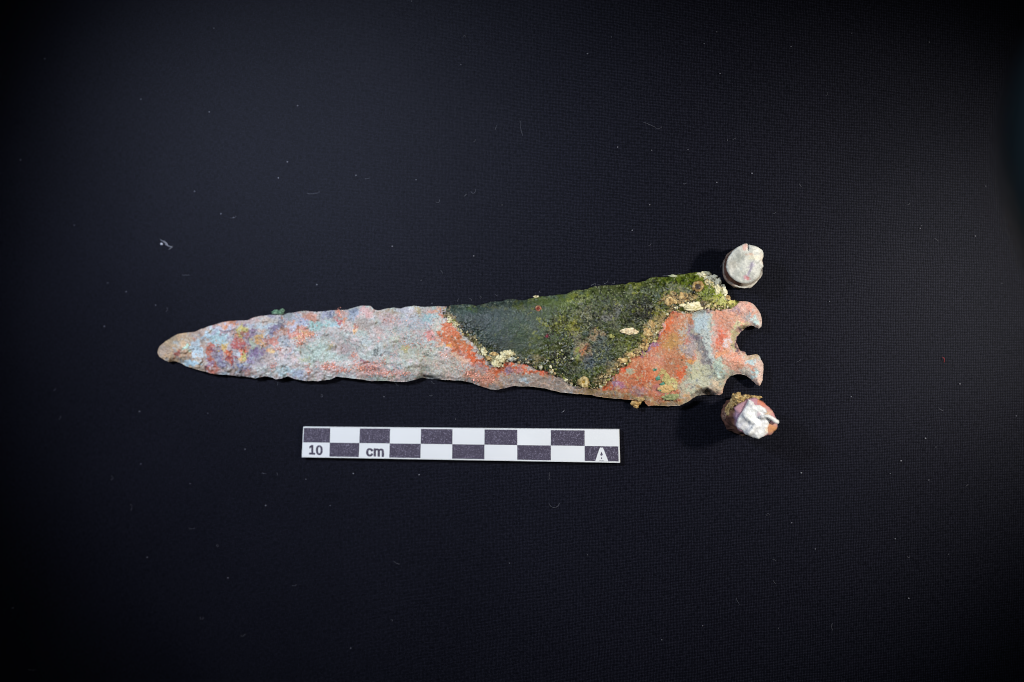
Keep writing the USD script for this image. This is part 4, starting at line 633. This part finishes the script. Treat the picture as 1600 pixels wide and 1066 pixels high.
HAIRS = [(574, 279, 9, .2), (365, 340, 12, .1), (290, 430, 14, .1), (261, 484, 10, .3), (742, 220, 8, 1.), (775, 199, 10, 1.8), (490, 302, 26, .3), (685, 315, 12, 1.), (814, 200, 30, 1.6), (1015, 195, 26, .3), (1030, 200, 12, .5), (1210, 333, 7, .2), (1070, 287, 8, 1.), (1420, 319, 8, .4), (175, 747, 12, 0.), (205, 793, 16, 0.), (412, 740, 9, 0.), (433, 741, 6, .5), (315, 966, 14, 1.), (380, 993, 12, .8), (460, 915, 9, .5), (50, 1047, 16, .3), (858, 744, 14, 1.5), (866, 790, 30, 1.6), (1153, 940, 16, 1.5), (1210, 910, 9, 1.2), (1210, 875, 8, .2), (1420, 870, 10, .6), (880, 643, 9, 1.6), (619, 600, 12, 1.0), (676, 598, 8, 1.5), (300, 826, 12, .2), (740, 300, 16, .9), (690, 520 - 95, 9, .4), (1470, 640, 12, .9), (620, 880, 12, .5), (1300, 980, 14, 2.0)]
lint = []
for x, y in SPECKS:
    r = RNG.uniform(.4, .85)
    lint.append(lump(x, y, .0002, r * 1.3, r, r * .8, int(RNG.integers(999)), .5, 1))
for x, y, L_, a_ in HAIRS: lint.append(fibre(x, y, L_ * .8, .000020, a_, .6))
for k in range(28): lint.append(fibre(RNG.uniform(20, 1580), RNG.uniform(20, 1046), RNG.uniform(3, 9), .000020, None, 1.2, .00015))
for x, y in [(x, np.interp(x, [700, 1100], [474, 424]) + RNG.uniform(-4, 2)) for x in RNG.uniform(705, 1090, 14)]: lint.append(fibre(x, y, RNG.uniform(4, 8), .000022, None, 1., .0022))
o = obj('lint', trimesh.util.concatenate(lint), M_lint); say(o, 'scattered specks and short pale fibres of lint on the black cloth', 'lint', kind='stuff')
tf = [fibre(253, 381.5, 5, .00010, .4, 2.), fibre(259, 380, 8, .00009, -.15, .6), fibre(263, 384, 12, .00006, .9, .5), fibre(254, 376, 8, .00004, 1.2, .8), fibre(267, 387.5, 7, .00005, -.5, .8), lump(252.5, 381.5, .0003, 2.2, 1.8, 1.5, 5, .4, 1)]
o = obj('lint_tuft', trimesh.util.concatenate(tf), M_tuft); say(o, 'small whitish tuft of lint on the cloth above the tip of the blade', 'lint')
o = obj('red_fibre', fibre(1475, 562, 9, .00008, .3, .6), M_redlint); say(o, 'tiny faint red fibre on the cloth to the right of the notched blade end', 'lint')

cu = np.array([(1186, 651), (1193, 650), (1200, 650.5), (1206, 653.5), (1211, 657.5), (1216, 661)], float)
cu = np.stack([np.interp(np.linspace(0, 5, 26), range(6), cu[:, k]) for k in (0, 1)], 1)
ct = tube(P(cu[:, 0], cu[:, 1], .0166 + .0006 * np.sin(np.linspace(0, 3, 26))), np.interp(np.linspace(0, 1, 26), [0, .3, .8, .95, 1], [1.0, 2.4, 3.0, 2.6, 1.2]) * PX, 14)
cn = np.array(ct.vertices); ct.vertices = cn + .00012 * (meshkit.fbm(cn / .0007, 3, 8)[:, None] - .5) * 2
obj('metal_curl', ct, M_silver, r2, smooth=True, col=vcol(ct, [(206, 206, 204), (236, 236, 232)], 99), gloss=np.full(len(cn), .5))
# ------------------------------------------------------------------ dark curved arm close to the lens
from scipy.interpolate import CubicSpline
ctl = P([2500, 2050, 1785, 1688, 1660, 1648, 1657, 1692, 1790, 2050, 2500], [640, 590, 490, 390, 310, 225, 150, 60, -60, -170, -220], .155)
al_ = np.r_[0, np.cumsum(np.linalg.norm(np.diff(ctl, axis=0), axis=1))]
arm_pts = CubicSpline(al_, ctl)(np.linspace(0, al_[-1], 110))
arm = thing('stand_arm', 'dark bluish curved arm close to the lens, blurred at the right edge', 'stand arm')
obj('arm', tube(arm_pts, .0046, 20), M_arm, arm, smooth=40)
